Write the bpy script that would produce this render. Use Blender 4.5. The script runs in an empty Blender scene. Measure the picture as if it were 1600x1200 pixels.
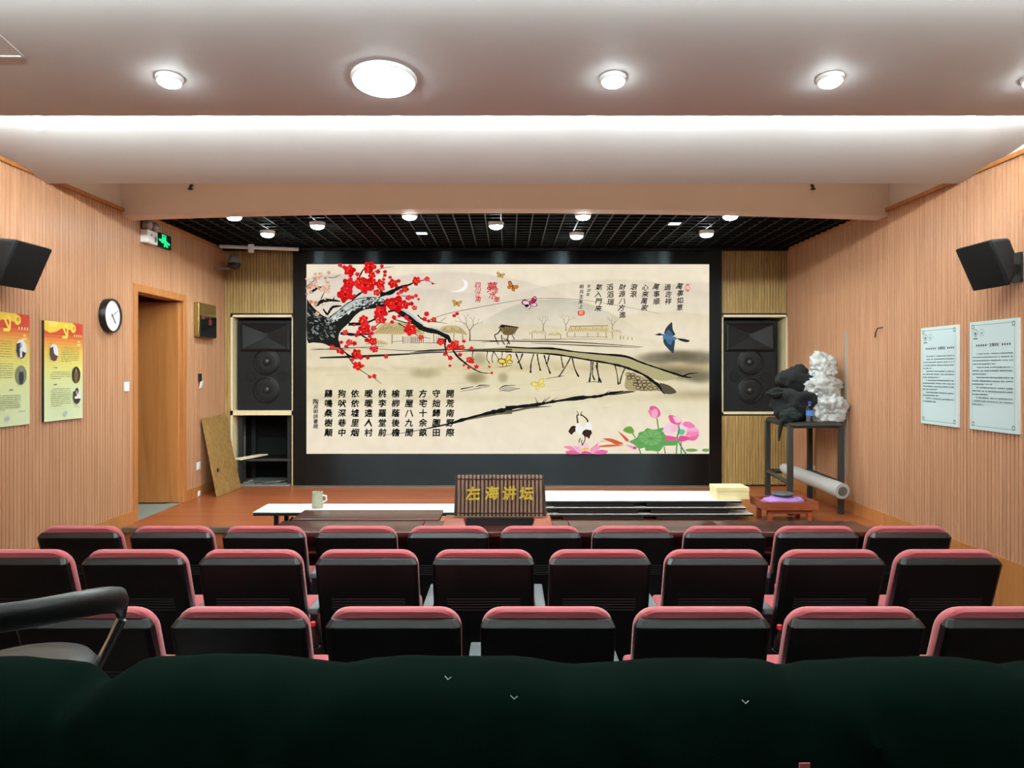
import bpy, bmesh, math, random
import numpy as np
from mathutils import Vector, Matrix
random.seed(7)
SC = bpy.context.scene
COL = SC.collection
EYE = 1.86                      # camera height above the front seating floor
F, VX, VY = 1200.0, 794.0, 580.0

# ------------------------------------------------------------------ camera, world, exposure
cam = bpy.data.cameras.new('camera'); camo = bpy.data.objects.new('camera', cam); COL.objects.link(camo)
cam.sensor_width = 36.0; cam.lens = 27.0; cam.shift_x = 6/1600; cam.shift_y = -20/1600
cam.clip_start = 0.05; cam.clip_end = 100
camo.location = (0, 0, EYE); camo.rotation_euler = (math.radians(90), 0, 0)
SC.camera = camo
w = bpy.data.worlds.new('World'); SC.world = w; w.use_nodes = True
w.node_tree.nodes['Background'].inputs[0].default_value = (0.6, 0.7, 0.8, 1)
w.node_tree.nodes['Background'].inputs[1].default_value = 0.02
SC.view_settings.view_transform = 'Standard'; SC.view_settings.look = 'None'
SC.view_settings.exposure = -0.45; SC.view_settings.gamma = 1.0; SC.view_settings.use_curve_mapping = False
P_STAGE, P_HALL, P_BIG, P_COVE, E_STRIP = 19.0, 11.0, 30.0, 9.0, 190.0      # lamp powers (watts)
LAMP_COL = (0.87, 0.99, 0.98)

# ------------------------------------------------------------------ helpers
def at(px, py, Z):
    return Vector(((px-VX)/F*Z, Z, EYE-(py-VY)/F*Z))
def s2l(c):
    c = c/255.0
    return c/12.92 if c <= 0.04045 else ((c+0.055)/1.055)**2.4
def rgb(r, g, b): return (s2l(r), s2l(g), s2l(b), 1.0)

class MB:
    def __init__(s): s.v = []; s.f = []; s.c = []
    def add(s, vs, fs, col=None):
        n = len(s.v); s.v += [tuple(v) for v in vs]
        for f in fs: s.f.append(tuple(i+n for i in f)); s.c.append(col)
        return s
    def box(s, x0, x1, y0, y1, z0, z1, col=None):
        return s.add([(x0,y0,z0),(x1,y0,z0),(x1,y1,z0),(x0,y1,z0),(x0,y0,z1),(x1,y0,z1),(x1,y1,z1),(x0,y1,z1)],
            [(3,2,1,0),(4,5,6,7),(0,1,5,4),(1,2,6,5),(2,3,7,6),(3,0,4,7)], col)
    def hexa(s, p, col=None):      # 8 points: bottom ring, top ring
        return s.add(p, [(3,2,1,0),(4,5,6,7),(0,1,5,4),(1,2,6,5),(2,3,7,6),(3,0,4,7)], col)
    def tube(s, pts, r, n=12, cap=True, col=None):
        pts = [Vector(p) for p in pts]; rs = r if isinstance(r, (list, tuple)) else [r]*len(pts)
        vs, fs = [], []; up = None
        for i, p in enumerate(pts):
            t = (pts[min(i+1, len(pts)-1)]-pts[max(i-1, 0)]).normalized()
            if up is None:
                a = Vector((0,0,1)) if abs(t.z) < .9 else Vector((1,0,0))
                up = (a-t*a.dot(t)).normalized()
            else: up = (up-t*up.dot(t)).normalized()
            b = t.cross(up)
            for k in range(n):
                an = 2*math.pi*k/n; vs.append(p+(up*math.cos(an)+b*math.sin(an))*rs[i])
        for i in range(len(pts)-1):
            for k in range(n): fs.append((i*n+k, i*n+(k+1)%n, (i+1)*n+(k+1)%n, (i+1)*n+k))
        if cap: fs.append(tuple(range(n-1,-1,-1))); fs.append(tuple((len(pts)-1)*n+k for k in range(n)))
        return s.add(vs, fs, col)
    def lathe(s, prof, c=(0,0,0), axis='z', n=24, col=None):   # prof: (radius, height)
        vs, fs = [], []
        for r, h in prof:
            for k in range(n):
                a = 2*math.pi*k/n; q = (r*math.cos(a), r*math.sin(a), h)
                if axis == 'y': q = (q[0], h, q[1])
                elif axis == 'x': q = (h, q[0], q[1])
                vs.append((q[0]+c[0], q[1]+c[1], q[2]+c[2]))
        for i in range(len(prof)-1):
            for k in range(n): fs.append((i*n+k, i*n+(k+1)%n, (i+1)*n+(k+1)%n, (i+1)*n+k))
        fs.append(tuple(range(n-1,-1,-1))); fs.append(tuple((len(prof)-1)*n+k for k in range(n)))
        return s.add(vs, fs, col)
    def build(s, name, mat, parent=None, smooth=False, bevel=0, segs=2):
        me = bpy.data.meshes.new(name)
        off = world_loc(parent) if parent is not None else Vector((0,0,0))
        me.from_pydata([(v[0]-off.x, v[1]-off.y, v[2]-off.z) for v in s.v], [], s.f)
        if any(c is not None for c in s.c):
            at_ = me.color_attributes.new('Col', 'FLOAT_COLOR', 'CORNER')
            arr = []
            for f, c in zip(s.f, s.c):
                arr += list(c if c is not None else (1,1,1,1))*len(f)
            at_.data.foreach_set('color', arr)
        else:
            bm = bmesh.new(); bm.from_mesh(me)
            bmesh.ops.recalc_face_normals(bm, faces=bm.faces)
            if bevel:
                es = [e for e in bm.edges if len(e.link_faces) == 2 and e.calc_face_angle(0) > 0.5]
                bmesh.ops.bevel(bm, geom=es, offset=bevel, segments=segs, affect='EDGES', profile=0.5)
            bm.to_mesh(me); bm.free()
        if smooth:
            for p in me.polygons: p.use_smooth = True
            me.set_sharp_from_angle(angle=math.radians(45))
        if mat is not None: me.materials.append(mat)
        o = bpy.data.objects.new(name, me); COL.objects.link(o)
        if parent is not None: o.parent = parent
        return o
def world_loc(o):
    l = Vector((0,0,0))
    while o is not None: l = l+o.location; o = o.parent
    return l
def tag(o, label, cat, group=None):
    o['label'] = label; o['category'] = cat
    if group: o['group'] = group
    return o
def thing(name, label, cat, loc=(0,0,0), group=None):
    o = bpy.data.objects.new(name, None); COL.objects.link(o); o.location = loc; o.empty_display_size = .1
    return tag(o, label, cat, group)
def struct(o, label=None):
    o['kind'] = 'structure'
    if label: o['label'] = label
    return o
def copy_tree(o, parent=None):
    c = o.copy(); COL.objects.link(c); c.parent = parent
    for ch in list(o.children): copy_tree(ch, c)
    return c

# ------------------------------------------------------------------ materials
def newmat(name):
    m = bpy.data.materials.new(name); m.use_nodes = True
    return m, m.node_tree, m.node_tree.nodes['Principled BSDF']
def plain(name, col, rough=.5, metal=0, spec=.5, noise=0.0, nscale=40, bump=0.0, bscale=200, sheen=0, aniso=0, alpha=1, trans=0, coat=0):
    m, nt, b = newmat(name)
    b.inputs['Base Color'].default_value = col; b.inputs['Roughness'].default_value = rough
    b.inputs['Metallic'].default_value = metal; b.inputs['Specular IOR Level'].default_value = spec
    b.inputs['Sheen Weight'].default_value = sheen; b.inputs['Anisotropic'].default_value = aniso
    b.inputs['Transmission Weight'].default_value = trans; b.inputs['Coat Weight'].default_value = coat
    tc = nt.nodes.new('ShaderNodeTexCoord')
    if noise:
        n = nt.nodes.new('ShaderNodeTexNoise'); n.inputs['Scale'].default_value = nscale; n.inputs['Detail'].default_value = 4
        mx = nt.nodes.new('ShaderNodeMix'); mx.data_type = 'RGBA'
        mx.inputs[6].default_value = tuple(c*(1-noise) for c in col[:3])+(1,); mx.inputs[7].default_value = tuple(min(1, c*(1+noise)) for c in col[:3])+(1,)
        nt.links.new(tc.outputs['Object'], n.inputs['Vector']); nt.links.new(n.outputs['Fac'], mx.inputs[0]); nt.links.new(mx.outputs[2], b.inputs['Base Color'])
    if bump:
        n = nt.nodes.new('ShaderNodeTexNoise'); n.inputs['Scale'].default_value = bscale; n.inputs['Detail'].default_value = 3
        bp = nt.nodes.new('ShaderNodeBump'); bp.inputs['Strength'].default_value = bump; bp.inputs['Distance'].default_value = .01
        nt.links.new(tc.outputs['Object'], n.inputs['Vector']); nt.links.new(n.outputs['Fac'], bp.inputs['Height']); nt.links.new(bp.outputs[0], b.inputs['Normal'])
    return m
def wood(name, c1, c2, scale=(30,30,1.2), rough=.45, contrast=(.35,.65), coat=0, dist=1.0):
    m, nt, b = newmat(name)
    tc = nt.nodes.new('ShaderNodeTexCoord'); mp = nt.nodes.new('ShaderNodeMapping'); mp.inputs['Scale'].default_value = scale
    n = nt.nodes.new('ShaderNodeTexNoise'); n.inputs['Scale'].default_value = 1.0; n.inputs['Detail'].default_value = 6; n.inputs['Distortion'].default_value = dist
    cr = nt.nodes.new('ShaderNodeValToRGB'); cr.color_ramp.elements[0].position = contrast[0]; cr.color_ramp.elements[1].position = contrast[1]
    cr.color_ramp.elements[0].color = c1; cr.color_ramp.elements[1].color = c2
    nt.links.new(tc.outputs['Object'], mp.inputs[0]); nt.links.new(mp.outputs[0], n.inputs['Vector'])
    nt.links.new(n.outputs['Fac'], cr.inputs[0]); nt.links.new(cr.outputs[0], b.inputs['Base Color'])
    b.inputs['Roughness'].default_value = rough; b.inputs['Coat Weight'].default_value = coat
    return m
def emis(name, col, strength):
    m, nt, b = newmat(name)
    b.inputs['Base Color'].default_value = (0,0,0,1); b.inputs['Emission Color'].default_value = col; b.inputs['Emission Strength'].default_value = strength
    return m
def colattr(name, emit=None, rough=.45):
    m, nt, b = newmat(name)
    a = nt.nodes.new('ShaderNodeVertexColor'); a.layer_name = 'Col'
    if emit is None: nt.links.new(a.outputs['Color'], b.inputs['Base Color'])
    else:
        b.inputs['Base Color'].default_value = (.002,.002,.002,1); b.inputs['Specular IOR Level'].default_value = .0
        nt.links.new(a.outputs['Color'], b.inputs['Emission Color']); b.inputs['Emission Strength'].default_value = emit
    b.inputs['Roughness'].default_value = rough
    return m

M = {}
M['slat'] = wood('tan_slat_wood', rgb(186,135,101), rgb(203,153,118), (22,22,.9), .34)
M['slat2'] = wood('olive_slat_wood', rgb(142,112,62), rgb(190,158,100), (26,26,1.6), .5, (.25,.75), dist=2.2)
M['orange_wood'] = wood('orange_wood', rgb(172,110,58), rgb(190,126,70), (14,14,.8), .35)
M['ply'] = wood('plywood', rgb(142,108,58), rgb(166,130,76), (3,14,14), .6)
M['plaster'] = plain('ceiling_paint', rgb(216,215,214), .6, noise=.03, nscale=1.5, bump=.03, bscale=30)
M['peach'] = plain('peach_paint', rgb(232,212,196), .6, noise=.04, nscale=2)
M['wallpaint'] = plain('wall_paint', rgb(215,205,198), .7)
M['stage'] = wood('red_stage_floor', rgb(140,74,42), rgb(168,94,58), (1.2,9,9), .3, (.3,.7))
M['carpet'] = plain('dark_floor', rgb(46,26,22), .55, noise=.2, nscale=6)
M['nosing'] = plain('grey_nosing', rgb(120,112,100), .4, metal=.6)
M['greymat'] = plain('grey_threshold', rgb(130,135,125), .6, noise=.15, nscale=20)
M['void'] = plain('black_void', rgb(10,11,13), .9)
M['grid'] = plain('black_grid', rgb(5,8,12), .5, spec=.3)
M['frame'] = plain('black_brushed_metal', rgb(48,53,56), .25, metal=1, aniso=1.0, bump=.14, bscale=3.5)
nt = M['frame'].node_tree; tn = nt.nodes.new('ShaderNodeTangent'); tn.direction_type = 'RADIAL'; tn.axis = 'Z'
nt.links.new(tn.outputs[0], nt.nodes['Principled BSDF'].inputs['Tangent']); nt.nodes['Principled BSDF'].inputs['Anisotropic Rotation'].default_value = 0.25
M['white'] = plain('white_plastic', rgb(232,232,230), .4)
M['cream'] = plain('cream_raw_wood', rgb(222,205,165), .7, noise=.06, nscale=25)
M['dark'] = plain('black_box', rgb(20,21,23), .7)
M['spk'] = plain('speaker_black', rgb(15,16,18), .55, spec=.3, bump=.1, bscale=300)
M['cone'] = plain('speaker_cone', rgb(13,14,15), .5, spec=.35)
M['cone2'] = plain('speaker_dustcap', rgb(28,29,30), .4)
M['grille'] = plain('speaker_grille', rgb(9,10,10), .7, bump=.35, bscale=700, spec=.2)
M['shell'] = plain('black_seat_plastic', rgb(8,10,11), .36, bump=.04, bscale=500, spec=.38)
M['red'] = plain('rose_red_fabric', rgb(174,80,86), .85, noise=.06, nscale=300, sheen=.3, bump=.15, bscale=900)
M['arm'] = plain('grey_armrest', rgb(96,102,106), .4)
M['louvre'] = plain('louvre_grey', rgb(34,38,40), .4)
M['black'] = plain('black_plastic', rgb(16,17,18), .4)
M['velvet'] = plain('dark_green_velvet', rgb(3,15,11), 1.0, noise=.25, nscale=6, sheen=.0, bump=.05, bscale=160, spec=.02)
M['leather'] = plain('black_leather', rgb(16,18,19), .45, bump=.12, bscale=260)
M['chrome'] = plain('chrome', rgb(235,238,240), .2, metal=1)
M['steel'] = plain('dark_steel', rgb(62,62,58), .45, metal=.5, noise=.2, nscale=8)
M['hinge'] = plain('hinge_steel', rgb(170,172,168), .3, metal=.9)
M['mahog'] = wood('mahogany_desk', rgb(58,24,21), rgb(80,38,33), (1.0,9,9), .27)
M['brown'] = wood('brown_wood', rgb(132,64,38), rgb(158,82,52), (3,12,12), .35)
M['slip'] = wood('bamboo_slip', rgb(94,68,52), rgb(128,96,74), (30,30,3), .45)
M['cordm'] = plain('dark_cord', rgb(44,26,20), .8)
M['gold'] = plain('gold_letter', rgb(226,196,70), .35, metal=.25)
M['tabletop'] = plain('white_laminate', rgb(232,236,238), .25)
M['printed'] = colattr('printed_sheet', None, .35)
M['led'] = colattr('led_display', 1.34)
M['exitgreen'] = colattr('exit_sign_face', 1.75)
M['lens'] = emis('lamp_lens', LAMP_COL+(1,), 90)
M['lens_dim'] = emis('lamp_lens_dim', LAMP_COL+(1,), 2.0)
M['bulb'] = emis('cove_bulb', LAMP_COL+(1,), 8)
M['ring'] = plain('white_ring', rgb(235,235,235), .4)
M['clearp'] = plain('clear_plastic', (.95,.97,.98,1), .08, trans=1.0)
M['redcap'] = plain('red_cap', rgb(200,40,44), .4)
M['bluecap'] = plain('blue_cap', rgb(40,60,170), .4)
M['bluelab'] = plain('blue_label', rgb(70,120,190), .4)
M['clothblk'] = plain('black_cloth', rgb(5,8,8), .95, bump=.4, bscale=35)
M['clothgrn'] = plain('dark_green_cloth', rgb(8,22,18), .95, bump=.4, bscale=35)
m, nt, b = newmat('plastic_film')
b.inputs['Base Color'].default_value = rgb(214,214,211); b.inputs['Roughness'].default_value = .2; b.inputs['Transmission Weight'].default_value = .4
b.inputs['Subsurface Weight'].default_value = 0
M['film'] = m
M['purple'] = plain('purple_cloth', rgb(160,120,190), .9)
M['greyobj'] = plain('grey_plastic', rgb(84,86,88), .45)
M['stone'] = plain('mottled_cup', rgb(164,164,140), .6, noise=.35, nscale=45)
M['brass'] = plain('brass_plaque', rgb(150,128,76), .22, metal=.85)
M['plaqueblk'] = plain('plaque_black', rgb(20,24,24), .15)
M['pinklet'] = plain('plaque_red', rgb(130,42,50), .5)
M['metalstrip'] = plain('bare_metal_strip', rgb(170,168,158), .5, metal=.2, noise=.2, nscale=14)
M['camgrey'] = plain('camera_grey', rgb(120,118,116), .4)
M['smoke'] = plain('smoked_lamp', rgb(150,128,124), .2, coat=.3)
M['dust'] = plain('grey_dust', rgb(120,120,116), .9, noise=.3, nscale=14)

# text glyphs from Blender's built-in font
_gl = {}
def glyph(ch, bold=.018):
    k = (ch, bold)
    if k in _gl: return _gl[k]
    c = bpy.data.curves.new('glyph_tmp', 'FONT'); c.body = ch; c.size = 1; c.resolution_u = 1
    o = bpy.data.objects.new('glyph_tmp', c); COL.objects.link(o)
    dg = bpy.context.evaluated_depsgraph_get(); dg.update()
    me = o.evaluated_get(dg).to_mesh()
    vs = [tuple(v.co) for v in me.vertices]; fs = [tuple(p.vertices) for p in me.polygons]
    bpy.data.objects.remove(o); bpy.data.curves.remove(c)
    _gl[k] = (vs, fs); return _gl[k]
def put_glyph(mb, ch, org, ux, uz, size, col=None, shear=0.0, rot=0.0, bold=.018, sx=1.0):
    """centre a glyph on org, along unit vectors ux (right) and uz (up)"""
    vs, fs = glyph(ch, 0)
    if not vs: return
    cr, sr = math.cos(rot), math.sin(rot)
    for ox, oy in (((0,0),) if not bold else ((-bold,-bold*.5),(bold,bold*.5),(-bold*.4,bold),(bold*.4,-bold))):
        out = []
        for x, y, z in vs:
            x = (x-.5)*sx+ox; y = y-.34+oy; x += shear*y
            x, y = x*cr-y*sr, x*sr+y*cr
            out.append(org+ux*(x*size)+uz*(y*size))
        mb.add(out, fs, col)

XL, XR, YB = -3.52, 3.46, 9.50        # side walls, stage back facade
ZT, ZG = 3.31, 3.37                   # top of wood cladding, stage grid ceiling
ZS, YS = 0.44, 6.98                   # stage floor, stage front edge
ZBASE = 0.56                          # top of the baseboard

# ------------------------------------------------------------------ structure: floor, walls, ceiling
def st(name, mb, mat, **k): return struct(mb.build(name, mat, **k))
st('floor', MB().box(-4.6,3.9,-3.2,10.6,-.12,0), M['carpet'])
fl = st('floor_tier', MB().box(XL,XR,-3.2,2.55,0,.13), M['carpet'])
st('floor_tier', MB().box(XL,XR,2.55,4.30,0,.075), M['carpet'])
sf = st('floor_stage', MB().box(XL,XR,YS,10.2,0,ZS), M['stage'])
MB().box(XL,XR,YS-.03,YS+.03,ZS-.045,ZS+.004).build('nosing', M['nosing'], sf, bevel=.004)

DY0, DY1, DZ = 7.25, 8.27, 2.61       # doorway in the left wall
mb = MB(); mb.box(XL-.12,XL,-3.2,DY0-.05,0,3.9); mb.box(XL-.12,XL,DY1+.05,10.4,0,3.9); mb.box(XL-.12,XL,DY0-.05,DY1+.05,DZ+.05,3.9); mb.box(XL-.12,XL,DY0,DY1,0,ZS-.002)
wl = st('wall_left', mb, M['wallpaint'])
wr = st('wall_right', MB().box(XR,XR+.12,-3.2,10.4,0,3.9), M['wallpaint'])
st('wall_rear', MB().box(XL-.12,XR+.12,-3.3,-3.2,0,3.9), plain('rear_wall_dark', rgb(52,54,58), .9))  # unseen wall, coloured dark so the seat shells reflect black
wb = st('wall_back', MB().box(XL-.12,XR+.12,10.3,10.4,0,3.9), M['void'])
st('ceiling', MB().box(XL-.12,XR+.12,-3.3,7.15,3.82,3.95), M['plaster'])
st('ceiling_void', MB().box(XL-.12,XR+.12,7.15,10.4,3.9,3.98), M['void'])

def clad(parent, side, u0, u1, z0, z1, pitch=.042, groove=.009, depth=.010, mat='slat', name='wall_panel'):
    """one grooved board: ribs run upright. side L/R: u is Y; side B: u is X on the plane Y=YB"""
    n = max(1, round((u1-u0)/pitch)); p = (u1-u0)/n; prof = []
    for i in range(n):
        a = u0+i*p
        prof += [(a, 0), (a+groove*.5, 0), (a+groove*.5, depth), (a+p-groove*.5, depth), (a+p-groove*.5, 0)]
    prof.append((u1, 0)); vs = []
    for z in (z0, z1):
        for u, d in prof:
            d += .004
            vs.append((XL+d, u, z) if side == 'L' else (XR-d, u, z) if side == 'R' else (u, YB-d, z))
    m_ = len(prof); fs = [(i, i+1, m_+i+1, m_+i) for i in range(m_-1)]
    fs.append(tuple(range(m_))); fs.append(tuple(range(2*m_-1, m_-1, -1)))
    return MB().add(vs, fs).build(name, M[mat], parent)
g = .0015
for a, b_ in [(-3.2,-.8),(-.8,1.2),(1.2,2.4),(2.4,3.6),(3.6,4.8),(4.8,6.0),(6.0,YS)]:
    clad(wl, 'L', a+g, b_-g, ZBASE, ZT)
clad(wl, 'L', YS+g, DY0-.06, ZBASE, ZG); clad(wl, 'L', DY0-.06, DY1+.06, DZ+.06, ZG)
clad(wl, 'L', DY1+.06, 9.0-g, ZBASE, ZG); clad(wl, 'L', 9.0+g, YB, ZBASE, ZG)
for a, b_, t in [(-3.2,-.8,ZT),(-.8,1.2,ZT),(1.2,2.4,ZT),(2.4,3.5,ZT),(3.5,4.6,ZT),(4.6,5.77,ZT),(5.77,YS,ZT)]:
    clad(wr, 'R', a+g, b_-g, ZBASE, t)
for a, b_, zs in [(YS,7.82,2.88),(7.82,8.78,2.72),(8.78,YB,2.95)]:
    clad(wr, 'R', a+g, b_-g, ZBASE, zs-.001); clad(wr, 'R', a+g, b_-g, zs+.001, ZG)
# trim strip on top of the cladding, baseboards
st('trim_1', MB().box(XL,XL+.035,-3.2,YS,ZT,ZT+.03).box(XL,XL+.03,YS+.2,YB,ZG-.03,ZG), M['orange_wood'])
st('trim_2', MB().box(XR-.035,XR,-3.2,YS,ZT,ZT+.03).box(XR-.03,XR,YS+.2,YB,ZG-.03,ZG), M['orange_wood'])
st('baseboard_left', MB().box(XL,XL+.022,-3.2,YS,0,ZBASE).box(XL,XL+.022,YS,DY0-.06,ZS,ZBASE).box(XL,XL+.022,DY1+.06,YB,ZS,ZBASE), M['orange_wood'])
st('baseboard_right', MB().box(XR-.022,XR,-3.2,YS,0,ZBASE).box(XR-.022,XR,YS,YB,ZS,ZBASE), M['orange_wood'])
# bare strip where a right-hand board has come away
st('trim_3', MB().box(XR-.02,XR-.010,7.80,7.845,.78,2.26), M['metalstrip'])

# saw-tooth ceiling panels over the seats
cp = []
def panel(y1, first=False):
    y0 = y1-1.75; N = 14; vs = []; pr = []
    for i in range(N+1):
        t = i/N; pr.append((y0+(y1-y0)*t, 3.29+.27*(1-t)**1.15))
    top = [(y, z+.05) for y, z in pr[::-1]]
    ring = pr+top; n = len(ring)
    for x in (XL, XR): vs += [(x, y, z) for y, z in ring]
    fs = [(i, (i+1)%n, n+(i+1)%n, n+i) for i in range(n)]
    fs.append(tuple(range(n))); fs.append(tuple(range(2*n-1, n-1, -1)))
    o = struct(MB().add(vs, fs).build('ceiling_panel', M['plaster'], smooth=True))
    cp.append(o); return o
for y in (-1.90, -.35, 1.20, 2.75, 4.30, 5.85): panel(y)
def zpan(y, y1): return 3.29+.27*((y1-y)/1.75)**1.15
# access hatch on the near panel
hx, hy0, hy1 = -2.32, 3.20, 3.69
mb = MB()
def q(x, y, d): return (x, y, zpan(y, 4.30)-d)
for (x0, x1, y0, y1) in [(hx-.6,hx,hy0,hy0+.012),(hx-.6,hx,hy1-.012,hy1),(hx-.6,hx-.588,hy0,hy1),(hx-.012,hx,hy0,hy1)]:
    mb.hexa([q(x0,y0,.006),q(x1,y0,.006),q(x1,y1,.006),q(x0,y1,.006),q(x0,y0,-.01),q(x1,y0,-.01),q(x1,y1,-.01),q(x0,y1,-.01)])
tag(mb.build('access_hatch', M['plaster']), 'square access hatch frame set flush in the near ceiling panel', 'hatch')

# proscenium beam with a slightly arched underside
N = 32; vs = []; 
for i in range(N+1):
    t = i/N; x = XL+(XR-XL)*t; zb = 3.268+.068*(1-(2*t-1)**2)
    vs += [(x,YS,zb),(x,YS+.2,zb),(x,YS+.2,3.95),(x,YS,3.95)]
fs = []
for i in range(N):
    for k in range(4): fs.append((4*i+k, 4*i+(k+1)%4, 4*i+4+(k+1)%4, 4*i+4+k))
fs += [(0,1,2,3), (4*N+3,4*N+2,4*N+1,4*N)]
st('trim_4', MB().add(vs, fs), M['peach'])
for px_, lab in ((300,'small brown sprinkler head on the peach beam near the clock wall'),(1268,'small brown sprinkler head on the peach beam near the notice boards')):
    p = at(px_, 293, YS); mb = MB().tube([(p.x,YS,p.z+.02),(p.x,YS-.03,p.z+.01),(p.x,YS-.04,p.z-.02)], .012, 8).lathe([(.004,-.012),(.022,-.008),(.022,0),(.004,.004)], (p.x,YS-.04,p.z-.02), n=10)
    tag(mb.build('sprinkler', M['steel']), lab, 'sprinkler')

# black open-cell grid over the stage: each bar a piece of the ceiling
gr = bpy.data.objects.new('ceiling_grid', None); COL.objects.link(gr); struct(gr)
p = .155; b1 = MB().box(-.006,.006,7.2,YB,ZG,ZG+.05).build('grid_bar', M['grid'], gr)
nx = int((XR-XL)/p)
for i in range(nx+1):
    o = b1 if i == 0 else b1.copy()
    if i: COL.objects.link(o); o.parent = gr
    o.location.x = XL+.04+i*p
c1 = MB().box(XL,XR,-.006,.006,ZG+.0005,ZG+.0495).build('cross_bar', M['grid'], gr)
for j in range(15):
    o = c1 if j == 0 else c1.copy()
    if j: COL.objects.link(o); o.parent = gr
    o.location.y = 7.26+j*p
MB().box(XL,XR,9.40,9.44,ZG-.03,ZG-.001).build('edge_rail', M['grid'], gr)

# ------------------------------------------------------------------ stage back facade: panels, niches
def X9(px): return (px-VX)/F*YB
def Z9(py): return EYE-(py-VY)/F*YB
wf = st('wall_facade', MB().box(XL,X9(361),YB,YB+.05,ZS,3.9).box(X9(361),X9(460),YB,YB+.05,Z9(492),3.9)
    .box(X9(1126),XR,YB,YB+.05,Z9(492),3.9).box(X9(1126),XR,YB,YB+.05,ZS,Z9(647)).box(X9(1231),XR,YB,YB+.05,Z9(647),Z9(492)).box(X9(459),X9(461),YB,YB+.7,ZS,3.9).box(X9(1125),X9(1127),YB,YB+.7,ZS,3.9), M['dark'])
for args in [(XL+.015,X9(361)-.001,ZS,ZG),(X9(361),X9(460),Z9(492)+.02,ZG),(X9(1126),XR-.015,Z9(492)+.02,ZG),(X9(1126),XR-.015,ZS+.02,Z9(647)-.02)]:
    clad(wf, 'B', *args, pitch=.036, groove=.012, depth=.013, mat='slat2')
def edging(x0, x1, z0, z1, t=.028, bottom=True, nm='niche_edging'):
    mb = MB(); mb.box(x0,x0+t,YB-.02,YB+.3,z0,z1); mb.box(x1-t,x1,YB-.02,YB+.3,z0,z1); mb.box(x0,x1,YB-.02,YB+.3,z1-t,z1)
    if bottom: mb.box(x0,x1,YB-.02,YB+.3,z0,z0+t)
    return mb.build(nm, M['cream'], wf)
edging(X9(361),X9(460),Z9(645),Z9(492)); edging(X9(361),X9(460),ZS,Z9(645)-.001,bottom=False)
edging(X9(1126),X9(1231),Z9(647),Z9(492))
MB().box(X9(361),X9(460),YB+.3,YB+.75,Z9(645)-.03,Z9(645)-.001).box(X9(1126),X9(1231),YB+.3,YB+.75,Z9(647)-.03,Z9(647)).build('niche_shelf', M['dark'], wf)
# lower open niche: rack, dust, cables, leftover batten
x0, x1 = X9(364), X9(456)
t = thing('equipment_rack', 'black metal rack standing in the open niche under the stage loudspeaker', 'rack', ((x0+x1)/2, YB+.4, ZS))
for xx in (x0+.06, x1-.06):
    for yy in (YB+.12, YB+.6): MB().box(xx-.025,xx+.025,yy-.02,yy+.02,ZS,Z9(648)-.02).build('post', M['dark'], t)
MB().box(x0+.035,x1-.035,YB+.10,YB+.62,Z9(721),Z9(719)).build('shelf', M['black'], t)
MB().box(x0+.035,x1-.035,YB+.095,YB+.1,Z9(722),Z9(718)).build('shelf_lip', M['steel'], t)
o = MB().hexa([(x0+.02,YB-.01,Z9(719)+.01),(x0+.10,YB-.01,Z9(719)+.0),(x0+.34,YB+.30,Z9(719)+.03),(x0+.24,YB+.30,Z9(719)+.03),(x0+.02,YB-.01,Z9(719)+.025),(x0+.10,YB-.01,Z9(719)+.015),(x0+.34,YB+.30,Z9(719)+.045),(x0+.24,YB+.30,Z9(719)+.045)]).build('batten', M['cream'])
tag(o, 'short pale batten lying across the rack shelf in the open niche', 'batten')
o = MB().box(x0+.02,x1-.02,YB-.01,YB+.7,ZS,ZS+.012).build('dusty_plinth', M['dust']); struct(o)
for k in range(4):
    a = [(x0+.1+.15*k, YB+.05+.03*k, ZS+.022)]
    for i in range(8): a.append((a[-1][0]+random.uniform(-.02,.09), a[-1][1]+random.uniform(-.02,.06), ZS+.022+random.uniform(0,.02)))
    a = [(min(x1-.05,max(x0+.05,q_[0])), q_[1], q_[2]) for q_ in a]
    tag(MB().tube(a, .007, 6).build('loose_cable', M['black' if k%2 else 'dust'], smooth=True), 'loose cable lying on the dusty niche floor below the rack', 'cable', 'cables on the niche floor')

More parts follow.
